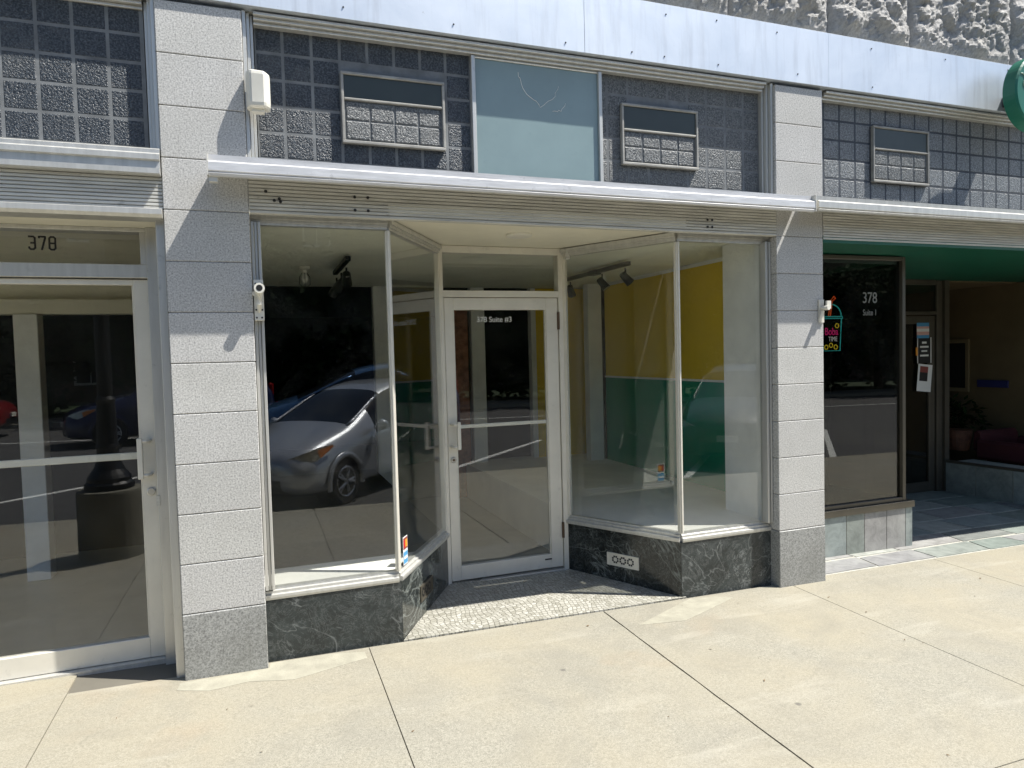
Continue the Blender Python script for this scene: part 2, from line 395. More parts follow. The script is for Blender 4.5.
def tag(o, label, cat, group=None):
    o['label'] = label; o['category'] = cat
    if group: o['group'] = group
    return o
def struct(o): o['kind'] = 'structure'; return o
def text(name, s, size, pos, mat, parent, xdir=(1, 0, 0), extrude=.0008, offset=0, align='LEFT', squash=1.0):
    cu = bpy.data.curves.new(name, 'FONT'); cu.body = s; cu.size = size; cu.extrude = extrude; cu.offset = offset; cu.align_x = align
    to = bpy.data.objects.new('tmp', cu); COL.objects.link(to)
    dg = bpy.context.evaluated_depsgraph_get(); me = bpy.data.meshes.new_from_object(to.evaluated_get(dg))
    bpy.data.objects.remove(to); bpy.data.curves.remove(cu)
    X = Vector(xdir).normalized(); Z = Vector((0, 0, 1)); N = X.cross(Z)
    off = parent_world(parent) if parent else Vector((0, 0, 0))
    for v in me.vertices:
        c = v.co.copy(); v.co = Vector(pos) + X * c.x * squash + Z * c.y + N * c.z - off
    me.materials.clear(); me.materials.append(MAT[mat]); me.name = name
    o = bpy.data.objects.new(name, me); COL.objects.link(o)
    if parent: o.parent = parent
    return o
def digits(name, s_, h, w, th, pos, mat, parent, gap=.012):
    # square-cornered block numerals cut from flat strokes
    q = th * .75; hw, hh = w, h
    G = {'3': [[(0, hh), (hw - q, hh), (hw, hh - q), (hw, hh / 2 + q * .5), (hw - q * .6, hh / 2), (hw, hh / 2 - q * .5), (hw, q), (hw - q, 0), (q, 0), (0, q), (0, q * 1.6)], [(hw * .35, hh / 2), (hw - q * .6, hh / 2)]],
         '7': [[(0, hh - q * .8), (0, hh), (hw, hh), (hw, hh - q), (hw * .42, 0)]],
         '8': [[(q, hh), (hw - q, hh), (hw, hh - q), (hw, hh / 2 + q * .5), (hw - q * .6, hh / 2), (hw, hh / 2 - q * .5), (hw, q), (hw - q, 0), (q, 0), (0, q), (0, hh / 2 - q * .5), (q * .6, hh / 2), (0, hh / 2 + q * .5), (0, hh - q), (q, hh)], [(q * .6, hh / 2), (hw - q * .6, hh / 2)]]}
    m = MB(); x0 = pos[0]; n_ = 0
    for ch in s_:
        for st in G[ch]:
            for a, b in zip(st[:-1], st[1:]):
                a = Vector(a); b = Vector(b); d_ = (b - a).normalized(); nn = Vector((-d_.y, d_.x)) * th / 2; a = a - d_ * th * .32; b = b + d_ * th * .32; n_ += 1; y = pos[1] - .0005 - .00008 * (n_ % 7)
                c4 = [a + nn, b + nn, b - nn, a - nn]
                m._a([(x0 + c.x, y, pos[2] + c.y) for c in c4] + [(x0 + c.x, pos[1], pos[2] + c.y) for c in c4], [(0, 1, 2, 3), (7, 6, 5, 4), (0, 4, 5, 1), (1, 5, 6, 2), (2, 6, 7, 3), (3, 7, 4, 0)])
        x0 += w + th + gap
    return m.build(name, mat, parent)
def gz(x, y): return -0.336 - 0.016 * x + 0.012 * y       # pavement surface
KERB = -3.98
def rz(x, y): return gz(x, KERB) - .13                       # road surface

# ------------------------------------------------------------------ ground
m = MB(); S = 260
N = 8
xs = [-S + 2 * S * i / N for i in range(N + 1)]
for i in range(N): m._a([(xs[i], -S, rz(xs[i], 0)), (xs[i + 1], -S, rz(xs[i + 1], 0)), (xs[i + 1], S, rz(xs[i + 1], 0)), (xs[i], S, rz(xs[i], 0))], [(0, 1, 2, 3)])
struct(m.build('road', 'asphalt'))
# pavement slabs with open joints over a dark bed
joints = [-13.83, -12.36, -10.89, -9.42, -7.95, -6.48, -5.01, -3.54, -2.0, -.53, .93, 2.405, 3.865, 5.33, 6.8, 8.27, 9.74, 11.2, 12.7, 14.2]
m = MB()
for a, b in zip(joints[:-1], joints[1:]):
    g = .0025 if abs(b - 2.405) > .01 else .0045; ga = .0025 if abs(a - 2.405) > .01 else .0045
    back = .45 if b < .5 else .06
    if b > 4.2: back = .09
    # slab outline with a slightly ragged joint edge at the wide crack
    def edge(x, w, sgn, y0, y1):
        pts = []
        for k in range(15):
            y = y0 + (y1 - y0) * k / 14
            pts.append((x + sgn * w + (random.uniform(-.002, .002) if w > .003 else 0), y))
        return pts
    for y0, y1 in ((KERB + .16, -1.96), (-1.955, back)):
        L = edge(a, ga, 1, y0, y1); Rr = edge(b, g, -1, y0, y1)
        for k in range(14):
            m.prism([L[k], Rr[k], Rr[k + 1], L[k + 1]], lambda x, y: gz(x, y) - .1, gz)
pv = m.build('sidewalk', 'concrete'); struct(pv)
m = MB(); m.prism([(-14, KERB + .1), (14.3, KERB + .1), (14.3, .5), (-14, .5)], lambda x, y: gz(x, y) - .12, lambda x, y: gz(x, y) - .009)
struct(m.build('pavement_bed', 'crack'))
m = MB()
for a, b in zip(joints[:-1], joints[1:]): m.prism([(a + .004, KERB), (b - .004, KERB), (b - .004, KERB + .155), (a + .004, KERB + .155)], lambda x, y: gz(x, y) - .2, lambda x, y: gz(x, KERB + .16))
struct(m.build('kerb', 'concrete', bevel=.012))
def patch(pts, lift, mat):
    m = MB(); m.prism(pts, lambda x, y: gz(x, y) + .0002, lambda x, y: gz(x, y) + lift); struct(m.build('cement_sunstreak_patch', mat))
rp = random.Random(2)
patch([(-.02, -.02), (-.03, -.10), (.12, -.16), (.3, -.13), (.52, -.19), (.74, -.12), (.9, -.075), (.90, .01), (.72, .05), (.41, .05), (.40, -.008)], .0015, 'cement_sunstreak')
patch([(2.50, -.216), (2.80, -.26), (3.10, -.14), (3.33, -.04), (3.22, .02), (3.04, .045), (2.78, -.08)], .0015, 'cement_sunstreak')  # sun streak thrown back by the window glass, painted in as a pale patch
m = MB()
for k in range(34):
    x, y = rp.uniform(-1.2, 5.5), -abs(rp.gauss(0, 1.1)) - .02; a = rp.uniform(0, 6.28); L = rp.uniform(.003, .011); w = L * rp.uniform(.25, .6); z = gz(x, y) + .003
    d_ = Vector((math.cos(a), math.sin(a), 0)); n_ = Vector((-d_.y, d_.x, 0)); c = Vector((x, y, z))
    m._a([c - d_ * L, c + n_ * w + Vector((0, 0, .003)), c + d_ * L + Vector((0, 0, .005)), c - n_ * w], [(0, 1, 2, 3)])
o = m.build('debris', simple('dry_leaf', (.16, .11, .06), .9, var=.4)); o['kind'] = 'stuff'; o['label'] = 'scattered bits of dry leaf on the pavement'; o['category'] = 'litter'
# parking bay lines, 45 degrees, and the centre line
m = MB()
d = Vector((.68, -.73))
for k in range(-4, 7):
    a = Vector((-1.15 + 3.5 * k, KERB - .15)); m.wall(a, a + d * 5.6, .11, lambda x, y: rz(x, y) - .002, lambda x, y: rz(x, y) + .004)
m.wall((-60, -14.0), (60, -14.0), .1, lambda x, y: rz(x, y) - .002, lambda x, y: rz(x, y) + .004)
struct(m.build('road_marking', 'paint_line'))
# far pavement and lawn
m = MB(); m.prism([(-60, -30), (60, -30), (60, -18.2), (-60, -18.2)], lambda x, y: rz(x, y) - .05, lambda x, y: rz(x, y) + .12)
struct(m.build('far_sidewalk', 'concrete'))
m = MB(); m.prism([(-60, -60), (60, -60), (60, -20.5), (-60, -20.5)], lambda x, y: rz(x, y) + .0, lambda x, y: rz(x, y) + .15)
struct(m.build('lawn', 'grass'))
# mosaic floor of the recessed entrance
m = MB(); m.prism([(1.13, .075), (3.04, .075), (2.52, 1.0), (1.66, 1.0)], lambda x, y: gz(x, y) - .08, lambda x, y: gz(x, y) + .004)
struct(m.build('mosaic_floor', 'mosaic'))
# flagstone paving of the right hand entrance
SLT = [(.20, .22, .20), (.17, .20, .18), (.25, .245, .235), (.22, .25, .24), (.15, .16, .15), (.30, .31, .28), (.20, .20, .20)]
m = MB(); rows = [.095, .34, .62, .95, 1.3, 1.62, 1.98]
rj = random.Random(5)
for r_, (ya, yb) in enumerate(zip(rows[:-1], rows[1:])):
    x = 4.175
    while x < 9.4:
        w = rj.uniform(.35, .75); xe = min(x + w, 9.45); sk = rj.uniform(-.07, .07)
        m.tone = rj.choice(SLT)
        m.prism([(x + .008, ya + .008), (xe - .008, ya + .008 + rj.uniform(0, .02)), (min(xe - .008 + sk, 9.45), yb - .008), (x + .008 + (0 if x < 4.2 else psk), yb - .008 - rj.uniform(0, .02))], lambda x, y: gz(x, y) - .06, lambda x, y: gz(x, y) + .004)
        psk = sk; x = xe
struct(m.build('flagstone_paving', 'slate'))
m = MB(); m.prism([(4.17, .093), (9.5, .093), (9.5, 2.0), (4.17, 2.0)], lambda x, y: gz(x, y) - .06, lambda x, y: gz(x, y) - .001)
struct(m.build('paving_bed', 'grout'))

# ------------------------------------------------------------------ piers
def pier(x0, x1, label):
    t = thing('granite_pier', label, 'pier', ((x0 + x1) / 2, .2, gz(x0, 0)), 'grey granite piers between the shop fronts')
    m = MB()
    for k in range(0, 12):
        zt = (12 - k) * .254; zb = zt - .254
        g_ = random.uniform(.88, 1.0); m.tone = (g_, g_, g_ * random.uniform(.975, 1.0)); m.box(x0, 0, zb + .0015, x1, .44, zt - .0015)
    m.build('granite_course', 'granite', t, bevel=.0035)
    m = MB(); m.box(x0 - .001, -.004, gz(x1, 0) - .06, x1 + .001, .44, -.002); m.build('base_block', 'granite_dark', t, bevel=.004)
    m = MB(); m.box(x0 + .005, .006, 0, x1 - .005, .43, 3.04); m.build('mortar_joint', 'joint', t)
    return t
pier(0.0, .396, 'speckled grey granite pier beside the door numbered 378, white alarm box at its top edge')
pier(3.751, 4.156, 'speckled grey granite pier between the yellow-walled window and the dark shop entrance')

# ------------------------------------------------------------------ building mass, stone wall, fascia
m = MB(); m.box(-4.2, .2, 2.12, 10.2, 9.5, 7.2); struct(m.build('wall', 'stone'))
for nm, args in (('wall', (-4.3, .1, -.8, -4.2, 9.5, 7.2)), ('wall', (10.2, .1, -.8, 10.3, 9.5, 7.2)), ('wall', (-4.3, 9.5, -.8, 10.3, 9.7, 7.2))):
    m = MB(); m.box(*args); struct(m.build(nm, 'stone'))
t = thing('stone_wall', 'rough rock-faced grey stone courses above the pale metal fascia', 'stone wall', (3, 0, 3.45))
from mathutils import noise
def rock(x0, x1, z0, z1, seed):
    m = MB(); nx = max(4, int((x1 - x0) / .018)); nz = max(4, int((z1 - z0) / .018)); vs = []
    for j in range(nz + 1):
        for i in range(nx + 1):
            u, v = i / nx, j / nz; x = x0 + (x1 - x0) * u; z = z0 + (z1 - z0) * v
            e = min(u * (x1 - x0), (1 - u) * (x1 - x0), v * (z1 - z0), (1 - v) * (z1 - z0))
            b = min(1, e / .085) ** .55
            p = Vector((x * 5 + seed, z * 5, seed * 3.1))
            vd = noise.voronoi(p * 1.15)[0]; h = b * (.07 + .05 * noise.fractal(p * .8, 1, 2.1, 4) + .075 * (vd[1] - vd[0]) + .022 * noise.fractal(p * 5.0, .7, 2.3, 4) - .035 * abs(noise.noise(p * 2.3)))
            vs.append((x, .10 - max(h, 0) * .75, z))
    fs = [(j * (nx + 1) + i, j * (nx + 1) + i + 1, (j + 1) * (nx + 1) + i + 1, (j + 1) * (nx + 1) + i) for j in range(nz) for i in range(nx)]
    m._a(vs, fs); return m
m = MB(); sd = 0
for rowi, (za, zb) in enumerate(((3.47, 4.06), (4.07, 4.65))):
    x = -4.2 + .35 * rowi
    for w in ((1.3, 1.5, 1.25, 1.4, 1.2, 1.0, .85, .78, 1.1, .8, 1.2, 1.5) if rowi == 0 else (1.4, 1.2, 1.5, 1.1, 1.3, 1.25, 1.2, 1.0, 1.3, 1.2)):
        sd += 1; k = rock(x + .006, x + w - .006, za, zb, sd * 7.3); m._a(k.v, k.f); x += w
m.build('rock_face', 'stone', t, smooth=False)
m = MB(); m.box(-4.2, .10, 3.40, 10.2, .19, 7.2); m.build('backing', 'stone', t)
t = thing('metal_fascia', 'pale blue-grey sheet metal fascia band over the whole row of shop fronts', 'fascia', (3, 0, 3.07))
xs = [-4.2, -2.0, .35, 2.32, 4.2, 6.25, 8.3, 10.2]
m = MB()
for i, (a, b) in enumerate(zip(xs[:-1], xs[1:])):
    m.box(a + .0006, -.018 - .0008 * (i % 2), 3.07, b - .0006, .05, 3.437)
m.build('sheet_panel', 'fascia', t, bevel=.0008)
for x in (.9, 1.5, 1.62, 2.2, 2.9, 3.3, 3.77, 3.95, 4.6, 5.35, 6.0, 1.2, 2.65):
    for z in (3.12, 3.385):
        if random.random() < .6: MB().lathe([(.005, 0), (.004, -.003)], (x + random.uniform(-.03, .03), -.0195, z + random.uniform(-.01, .01)), 8, 'y').build('screw', 'black_metal', t)
m = MB(); m.box(-4.2, .05, 3.066, 10.2, .19, 3.1); m.box(-4.2, .051, 3.40, 10.2, .099, 3.436); m.build('soffit_strip', 'alu_old', t)

# ------------------------------------------------------------------ glass block windows
BW, BH, ZB = .1485, .1375, 2.343
def blocks_mesh(x0, x1, zlo, zhi, ax, yb, skip=None):
    """pillowed pressed-glass faces on the module grid anchored at ax"""
    m = MB(); i0 = math.floor((x0 - ax) / BW); i1 = math.ceil((x1 - ax) / BW)
    for i in range(i0, i1):
        for j in range(-2, 6):
            a, b = max(ax + i * BW, x0) + .0048, min(ax + (i + 1) * BW, x1) - .0048
            c, d_ = max(ZB + j * BH, zlo) + .0048, min(ZB + (j + 1) * BH, zhi) - .0048
            if b - a < .02 or d_ - c < .02: continue
            cx, cz = (a + b) / 2, (c + d_) / 2
            if skip and skip[0] < cx < skip[2] and skip[1] < cz < skip[3]: continue
            k = .006
            m._a([(a, yb, c), (b, yb, c), (b, yb, d_), (a, yb, d_), (a + k, yb - .003, c + k), (b - k, yb - .003, c + k), (b - k, yb - .003, d_ - k), (a + k, yb - .003, d_ - k)],
                 [(4, 5, 6, 7), (0, 1, 5, 4), (1, 2, 6, 5), (2, 3, 7, 6), (3, 0, 4, 7)])
    return m
def vent(t, x0, z0, x1, z1, yb, slot):
    fr = MB()
    for bx in ((x0, yb - .03, z0, x1, yb, z0 + .016), (x0, yb - .03, z1 - .016, x1, yb, z1), (x0, yb - .029, z0 + .016, x0 + .015, yb, z1 - .016), (x1 - .015, yb - .029, z0 + .016, x1, yb, z1 - .016)): fr.box(*bx)
    fr.box(x0 + .015, yb - .027, slot - .006, x1 - .015, yb, slot + .006)
    f = fr.build('vent_frame', 'alu_dull', t, bevel=.003)
    MB().box(x0 + .015, yb - .018, slot + .006, x1 - .015, yb - .012, z1 - .016).build('dark_pane', 'dark_plate', f)
    ww = (x1 - x0 - .04) / 4; hh = (slot - .008 - z0 - .022) / 2; g = MB()
    for i in range(4):
        for j in range(2):
            a, c = x0 + .02 + i * ww, z0 + .022 + j * hh; k = .006
            b, d_ = a + ww - .0035, c + hh - .0035; a += .0035; c += .0035; y = yb - .014
            g._a([(a, y, c), (b, y, c), (b, y, d_), (a, y, d_), (a + k, y - .003, c + k), (b - k, y - .003, c + k), (b - k, y - .003, d_ - k), (a + k, y - .003, d_ - k)], [(4, 5, 6, 7), (0, 1, 5, 4), (1, 2, 6, 5), (2, 3, 7, 6), (3, 0, 4, 7)])
    g.build('block', 'block_grey', f)
    MB().box(x0 + .015, yb - .0125, z0 + .016, x1 - .015, yb - .002, slot).build('vent_backing', 'mortar', f)
GB = 'glass block windows under the fascia'
YB = .105
def block_panel(t, x0, x1, ax, mat, vents=(), YB=.105, grid='mortar'):
    sk = vents[0] if vents else None
    blocks_mesh(x0, x1, ZB - BH, 3.03, ax, YB, sk).build('glass_block', mat, t)
    MB().box(x0, YB - .0015, ZB - BH, x1, .19, 3.035).build('mortar_grid', grid, t)
    for v in vents: vent(t, v[0], v[1], v[2], v[3], YB - .004, v[4])
def blk_frame(t, x0, x1):
    m = MB()
    for i, (w, y) in enumerate(((.02, .02), (.018, .045), (.016, .07))):
        a = x0 + sum((.02, .018, .016)[:i]); m.box(a, y, 2.3, a + w - .002, .19, 3.06)
        b = x1 - sum((.02, .018, .016)[:i]); m.box(b - w + .002, y, 2.3, b, .19, 3.06)
    for i in range(3): m.box(x0 + .055, .015 + .022 * i, 3.06 - .016 * (i + 1) + .001, x1 - .055, .18, 3.06 - .016 * i)
    m.build('frame', 'alu', t, bevel=.0015)
t = thing('glass_block_window', 'dark glass block window with two hopper vents and a blank teal panel in its middle', 'glass block window', (2.1, .1, 2.3), GB)
blk_frame(t, .398, 3.749)
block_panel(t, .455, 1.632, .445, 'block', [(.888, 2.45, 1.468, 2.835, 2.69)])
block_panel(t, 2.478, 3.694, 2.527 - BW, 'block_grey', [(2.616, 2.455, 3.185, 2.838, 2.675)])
m = MB(); m.box(1.655, .088, 2.2, 2.455, .12, 3.01); m.build('teal_panel', 'teal', t)
m = MB()
for pts in ([(1.927, 2.945), (1.944, 2.877), (2.0, 2.812), (2.07, 2.76), (2.164, 2.829), (2.193, 2.916)], [(2.149, 2.738), (2.2, 2.75), (2.25, 2.808)]):
    q = []
    for (a, b), (c_, d_) in zip(pts[:-1], pts[1:]):
        for k in range(4): q.append((a + (c_ - a) * k / 4 + random.uniform(-.006, .006), .0868, b + (d_ - b) * k / 4 + random.uniform(-.006, .006)))
    m.tube(q, .0016, 5)
m.build('crack_line', 'white_ink', t)
m = MB(); m.box(1.632, .07, 2.2, 1.655, .15, 3.01); m.box(2.455, .07, 2.2, 2.478, .15, 3.01); m.box(1.655, .078, 3.0, 2.455, .15, 3.011); m.build('mullion', 'alu', t, bevel=.002)
t = thing('glass_block_window', 'dark blue glass block window over the transom numbered 378', 'glass block window', (-2, .1, 2.3), GB)
blk_frame(t, -4.19, -.002)
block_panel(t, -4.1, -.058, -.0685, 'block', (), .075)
t = thing('glass_block_window', 'sunlit grey glass block window with one small hopper vent beside the round green sign', 'glass block window', (6.2, .1, 2.3), GB)
blk_frame(t, 4.158, 10.19)
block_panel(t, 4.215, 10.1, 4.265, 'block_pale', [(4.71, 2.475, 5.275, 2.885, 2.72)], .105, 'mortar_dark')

# ------------------------------------------------------------------ ribbed bands and awning housings
def ribbed(name, x0, x1, z0, z1, y, lab):
    m = MB(); n_ = int(round((z1 - z0) / .0185)); h = (z1 - z0) / n_; pts = []
    for i in range(n_):
        z = z1 - i * h; pts += [(.0, z), (.008, z - h * .2), (.008, z - h * .8), (0, z - h)]
    prof = [(-.03, z1)] + pts + [(-.03, z0)]
    m.sweep(prof, (x0, y), (x1, y))
    o = m.build(name, 'alu_old'); return tag(o, lab, 'ribbed panel', 'ribbed metal panels over the shop fronts')
b1 = ribbed('ribbed_panel', .398, 3.749, 2.03, 2.31, .005, 'weathered ribbed metal panel above the doorway lettered Suite #3')
for x, z in ((.52, 2.10), (.545, 2.11), (.55, 2.095), (.93, 2.14), (1.0, 2.14), (.93, 2.07), (1.0, 2.07), (3.19, 2.115), (3.225, 2.115), (3.19, 2.07), (3.225, 2.07), (.48, 2.145)):
    MB().lathe([(.008, 0), (.008, -.003)], (x, -.0045, z), 10, 'y').build('bolt_hole', 'black_ink', b1)
ribbed('ribbed_panel', -4.19, -.002, 2.03, 2.19, .02, 'bluish ribbed metal panel above the transom numbered 378')
ribbed('ribbed_panel', 4.158, 10.19, 2.02, 2.3, .005, 'olive ribbed metal panel above the green soffit')
RAIL = [(0, 2.228), (.148, 2.212), (.152, 2.268), (.172, 2.268), (.170, 2.240), (.196, 2.232), (.205, 2.225), (.205, 2.186), (.198, 2.180), (.203, 2.174), (.198, 2.162), (.186, 2.159), (.150, 2.190), (0, 2.212)]
AG = 'slim metal awning housings'
def rail(x0, x1, lab, prof, mat='alu_bright'):
    t = thing('awning_housing', lab, 'awning housing', ((x0 + x1) / 2, 0, 2.16), AG)
    MB().sweep(prof, (x0, 0.0), (x1, 0.0)).build('housing', mat, t)
    return t
t = rail(.222, 3.893, 'long pale projecting metal awning housing with a small end bracket on the granite pier', RAIL)
MB().box(.222, -.186, 2.135, .262, -.150, 2.185).build('end_bracket', 'alu_old', t, bevel=.002)
for xc in (.216, 3.8935): MB().box(xc, -.207, 2.162, xc + .0055, -.148, 2.27).build('end_cap', 'alu_old', t)
t = rail(3.928, 9.9, 'projecting metal awning housing over the dark entrance under the round green sign', [(o * .98, z + .008) for o, z in RAIL], 'alu')
t = rail(-4.19, -.004, 'flat metal ledges framing the ribbed panel beside the first granite pier', [(-.1, 2.33), (.0, 2.325), (.012, 2.318), (.012, 2.30), (.03, 2.29), (.03, 2.265), (.015, 2.26), (.015, 2.225), (.04, 2.22), (.04, 2.195), (.02, 2.19), (-.1, 2.19)], 'alu')
MB().sweep([(-.1, 2.03), (.02, 2.03), (.035, 2.025), (.035, 2.0), (.02, 1.985), (-.1, 1.985)], (-4.19, 0), (-.004, 0)).build('lower_ledge', 'alu', t)

# ------------------------------------------------------------------ middle shop: display windows
def fl_jamb(m, x0, x1, y, z0, z1):
    n_ = 3; w = (x1 - x0) / n_
    for i in range(n_): m.box(x0 + i * w + .001, y + (.0, .012, .004)[i], z0, x0 + (i + 1) * w - .001, y + .07, z1)
SILL = [(-.03, -.012), (.024, -.012), (.028, .0), (.028, .014), (.012, .018), (.012, .032), (-.002, .036), (-.004, .05), (-.03, .05)]
DG = 'display windows of the vacant middle shop'
def display(A, B, D, lab, sgn, has_vent):
    # A at the pier, B the corner mullion, D at the door; sgn = +1 left window, -1 right window
    t = thing('display_window', lab, 'display window', (B[0], B[1], gz(*B)), DG)
    def seg(p, q): return (p, q) if sgn > 0 else (q, p)
    # stone base
    bA = (A[0], A[1] - .02); bB = (B[0] + .012 * sgn, B[1] - .02); bD = (D[0] + .012 * sgn, D[1])
    th = .05
    inB = (B[0] - .03 * sgn, B[1] + th); inA = (A[0], A[1] + th); inD = (D[0] - .05 * sgn, D[1])
    zlow = lambda x, y: gz(x, y) - .05
    MB().prism([bA, bB, inB, inA] if sgn > 0 else [bB, bA, inA, inB], zlow, -.013).build('marble_base', 'marble_dusty', t)
    eps = .0015 * sgn
    o = MB().prism([(bB[0] + eps, bB[1] + .001), (bD[0] + eps, bD[1]), inD, (inB[0], inB[1] + .002)] if sgn > 0 else [(bD[0] + eps, bD[1]), (bB[0] + eps, bB[1] + .001), (inB[0], inB[1] + .002), inD], zlow, -.013).build('marble_base', 'marble', t)
    m = MB(); m.sweep(SILL, *seg(A, B)); m.sweep([(a, z + .0008) for a, z in SILL], *seg(B, D)); m.build('sill', 'alu', t)
    # jamb, corner mullion, heads
    m = MB()
    if sgn > 0: fl_jamb(m, A[0], A[0] + .05, A[1] - .055, .05, 2.0)
    else: fl_jamb(m, A[0] - .05, A[0], A[1] - .055, .05, 2.0)
    m.build('jamb', 'alu', t, bevel=.002)
    m = MB(); m.box(B[0] - .014, B[1] - .016, .051, B[0] + .014, B[1] + .016, 1.985); m.box(B[0] - .005, B[1] - .026, .051, B[0] + .005, B[1] - .016, 1.985); m.build('corner_mullion', 'alu_white', t, bevel=.002)
    HEAD = [(-.03, 1.99), (.012, 1.99), (.012, 2.005), (.022, 2.005), (.022, 2.02), (.032, 2.02), (.032, 2.046), (-.03, 2.046)]
    m = MB(); m.sweep([(o_, z) for o_, z in HEAD], *seg(A, B)); m.sweep([(o_, z - .001) for o_, z in HEAD], *seg(B, D)); m.build('head_trim', 'alu', t)
    dv = (Vector(D) - Vector(B)).normalized()
    # panes
    pA = Vector(A) + Vector((.05 * sgn, 0)); pB = Vector(B) - Vector((.012 * sgn, 0))
    MB().wall(pA, pB, .006, .049, 1.992).build('pane', 'glass', t)
    MB().wall(Vector(B) + dv * .014, Vector(D) - dv * .03, .006, .049, 1.991).build('pane', 'glass', t)
    # slim post at the door end
    MB().wall(Vector(D) - dv * .03, Vector(D) + dv * .004, .03, .05, 1.99).build('end_post', 'alu_white', t, bevel=.002)
    # cast vent set into the angled base
    nrm = Vector((dv.y, -dv.x)) if sgn > 0 else Vector((-dv.y, dv.x))
    c = Vector(bB) + (Vector(bD) - Vector(bB)) * (.48 if sgn < 0 else .45)
    def P(u, o_, z): q = c + dv * u + nrm * o_; return (q.x, q.y, z)
    zc = -.215 if sgn < 0 else -.2
    m = MB(); u0_, h_ = (.13, .045) if sgn < 0 else (.12, .05)
    def slab(m, ua, ub, za, zb, o0, o1):
        m._a([P(ua, o0, za), P(ub, o0, za), P(ub, o0, zb), P(ua, o0, zb), P(ua, o1, za), P(ub, o1, za), P(ub, o1, zb), P(ua, o1, zb)], [(0, 1, 2, 3), (4, 5, 6, 7), (0, 1, 5, 4), (1, 2, 6, 5), (2, 3, 7, 6), (3, 0, 4, 7)])
    slab(m, -u0_, u0_, zc - h_, zc + h_, -.002, .006)
    for ua, ub, za, zb in ((-u0_, u0_, zc - h_, zc - h_ + .01), (-u0_, u0_, zc + h_ - .01, zc + h_), (-u0_, -u0_ + .01, zc - h_ + .01, zc + h_ - .01), (u0_ - .01, u0_, zc - h_ + .01, zc + h_ - .01)): slab(m, ua, ub, za, zb, .006, .011)
    v = m.build('floor_vent', 'alu_white' if sgn < 0 else 'bronze', t)
    m = MB()
    for q in (-1, 0, 1):
        for k in range(8):
            a = k * math.pi / 4 + .39; cu, cz = q * .062 + .022 * math.cos(a), zc + .022 * math.sin(a)
            slab(m, cu - .0065, cu + .0065, cz - .0065, cz + .0065, .0062, .0075)
    m.build('vent_slot', 'black_ink', v)
    return t
LA, LB, LD = (.398, .105), (1.118, .105), (1.612, .915)
RA, RB, RD = (3.749, .105), (3.022, .105), (2.568, .915)
display(LA, LB, LD, 'empty display window with a silver car mirrored in it and dark green marble base', 1, False)
display(RA, RB, RD, 'empty display window showing a yellow and green wall inside, white cast vent in its base', -1, True)

# ------------------------------------------------------------------ middle shop: entrance door
def pull_handle(parent, x, y, z0, z1, mat='alu_white', side=1):
    m = MB(); h = side * .042
    for z in (z0, z1): m.tube([(x, y, z), (x, y - .035, z), (x + h * .3, y - .052, z), (x + h, y - .055, z)], .0105, 8)
    m.box(x + h - .013, y - .068, z0 - .018, x + h + .013, y - .043, z1 + .018)
    return m.build('handle', mat, parent, bevel=.003)
def door(t, x0, x1, y, zb, zt, glass_x, glass_z, bar, mat, hinge_right=True):
    m = MB(); gx0, gx1 = glass_x; g0, g1 = glass_z
    m.box(x0, y, zb, gx0, y + .045, zt); m.box(gx1, y, zb, x1, y + .045, zt)
    m.box(gx0, y + .001, g1, gx1, y + .044, zt - .0005); m.box(gx0, y + .001, zb + .0005, gx1, y + .044, g0)
    for a, b in ((gx0, gx0 + .008), (gx1 - .008, gx1)): m.box(a, y + .008, g0, b, y + .036, g1)
    lf = m.build('door_leaf', mat, t, bevel=.0025)
    MB().box(gx0 + .003, y + .019, g0 - .004, gx1 - .003, y + .025, g1 + .004).build('pane', 'glass', lf)
    MB().box(gx0 + .004, y + .0265, bar[0], gx1 - .004, y + .043, bar[1]).build('push_bar', mat, lf, bevel=.003)
    return lf
t = thing('entrance_door', 'aluminium glass shop door lettered 378 Suite #3 set back in the recess', 'door', (2.09, .92, gz(2.09, .9)))
YD = .915
m = MB(); m.box(1.600, YD - .012, gz(1.6, .9) - .02, 1.643, YD + .07, 2.05); m.box(2.525, YD - .012, gz(2.6, .9) - .02, 2.580, YD + .07, 2.05)
m.box(1.643, YD - .010, 2.0, 2.525, YD + .068, 2.049); m.box(1.643, YD - .011, 1.688, 2.525, YD + .068, 1.735)
m.build('door_frame', 'alu_white', t, bevel=.002)
MB().box(1.643, YD + .02, 1.735, 2.525, YD + .026, 2.0).build('transom_pane', 'glass', t)
MB().box(1.64, YD - .03, gz(2.1, .9) - .03, 2.53, YD + .12, gz(2.1, .9) + .008).build('threshold', 'alu', t, bevel=.002)
lf = door(t, 1.648, 2.520, YD, -.338, 1.684, (1.715, 2.425), (-.235, 1.598), (.752, .778), 'alu_white')
pull_handle(lf, 1.672, YD, .63, .79)
m = MB(); m.lathe([(.021, 0), (.021, -.008), (.017, -.011)], (1.684, YD, .535), 16, 'y'); lk = m.build('lock', 'steel', lf)
MB().lathe([(.009, 0), (.009, -.002)], (1.684, YD - .0112, .535), 12, 'y').build('keyhole', 'brass_dull', lk)
m = MB(); m.box(2.512, YD - .016, 1.45, 2.53, YD - .0005, 1.58); m.box(2.512, YD - .016, -.12, 2.53, YD - .0005, .0); m.build('hinge', 'brass_dull', lf, bevel=.003)
text('lettering', '378 Suite #3', .054, (1.89, YD + .0165, 1.512), 'white_ink', lf, squash=.98)
MB().box(2.37, YD - .002, -.275, 2.425, YD + .0005, -.265).build('maker_plate', 'black_ink', lf)
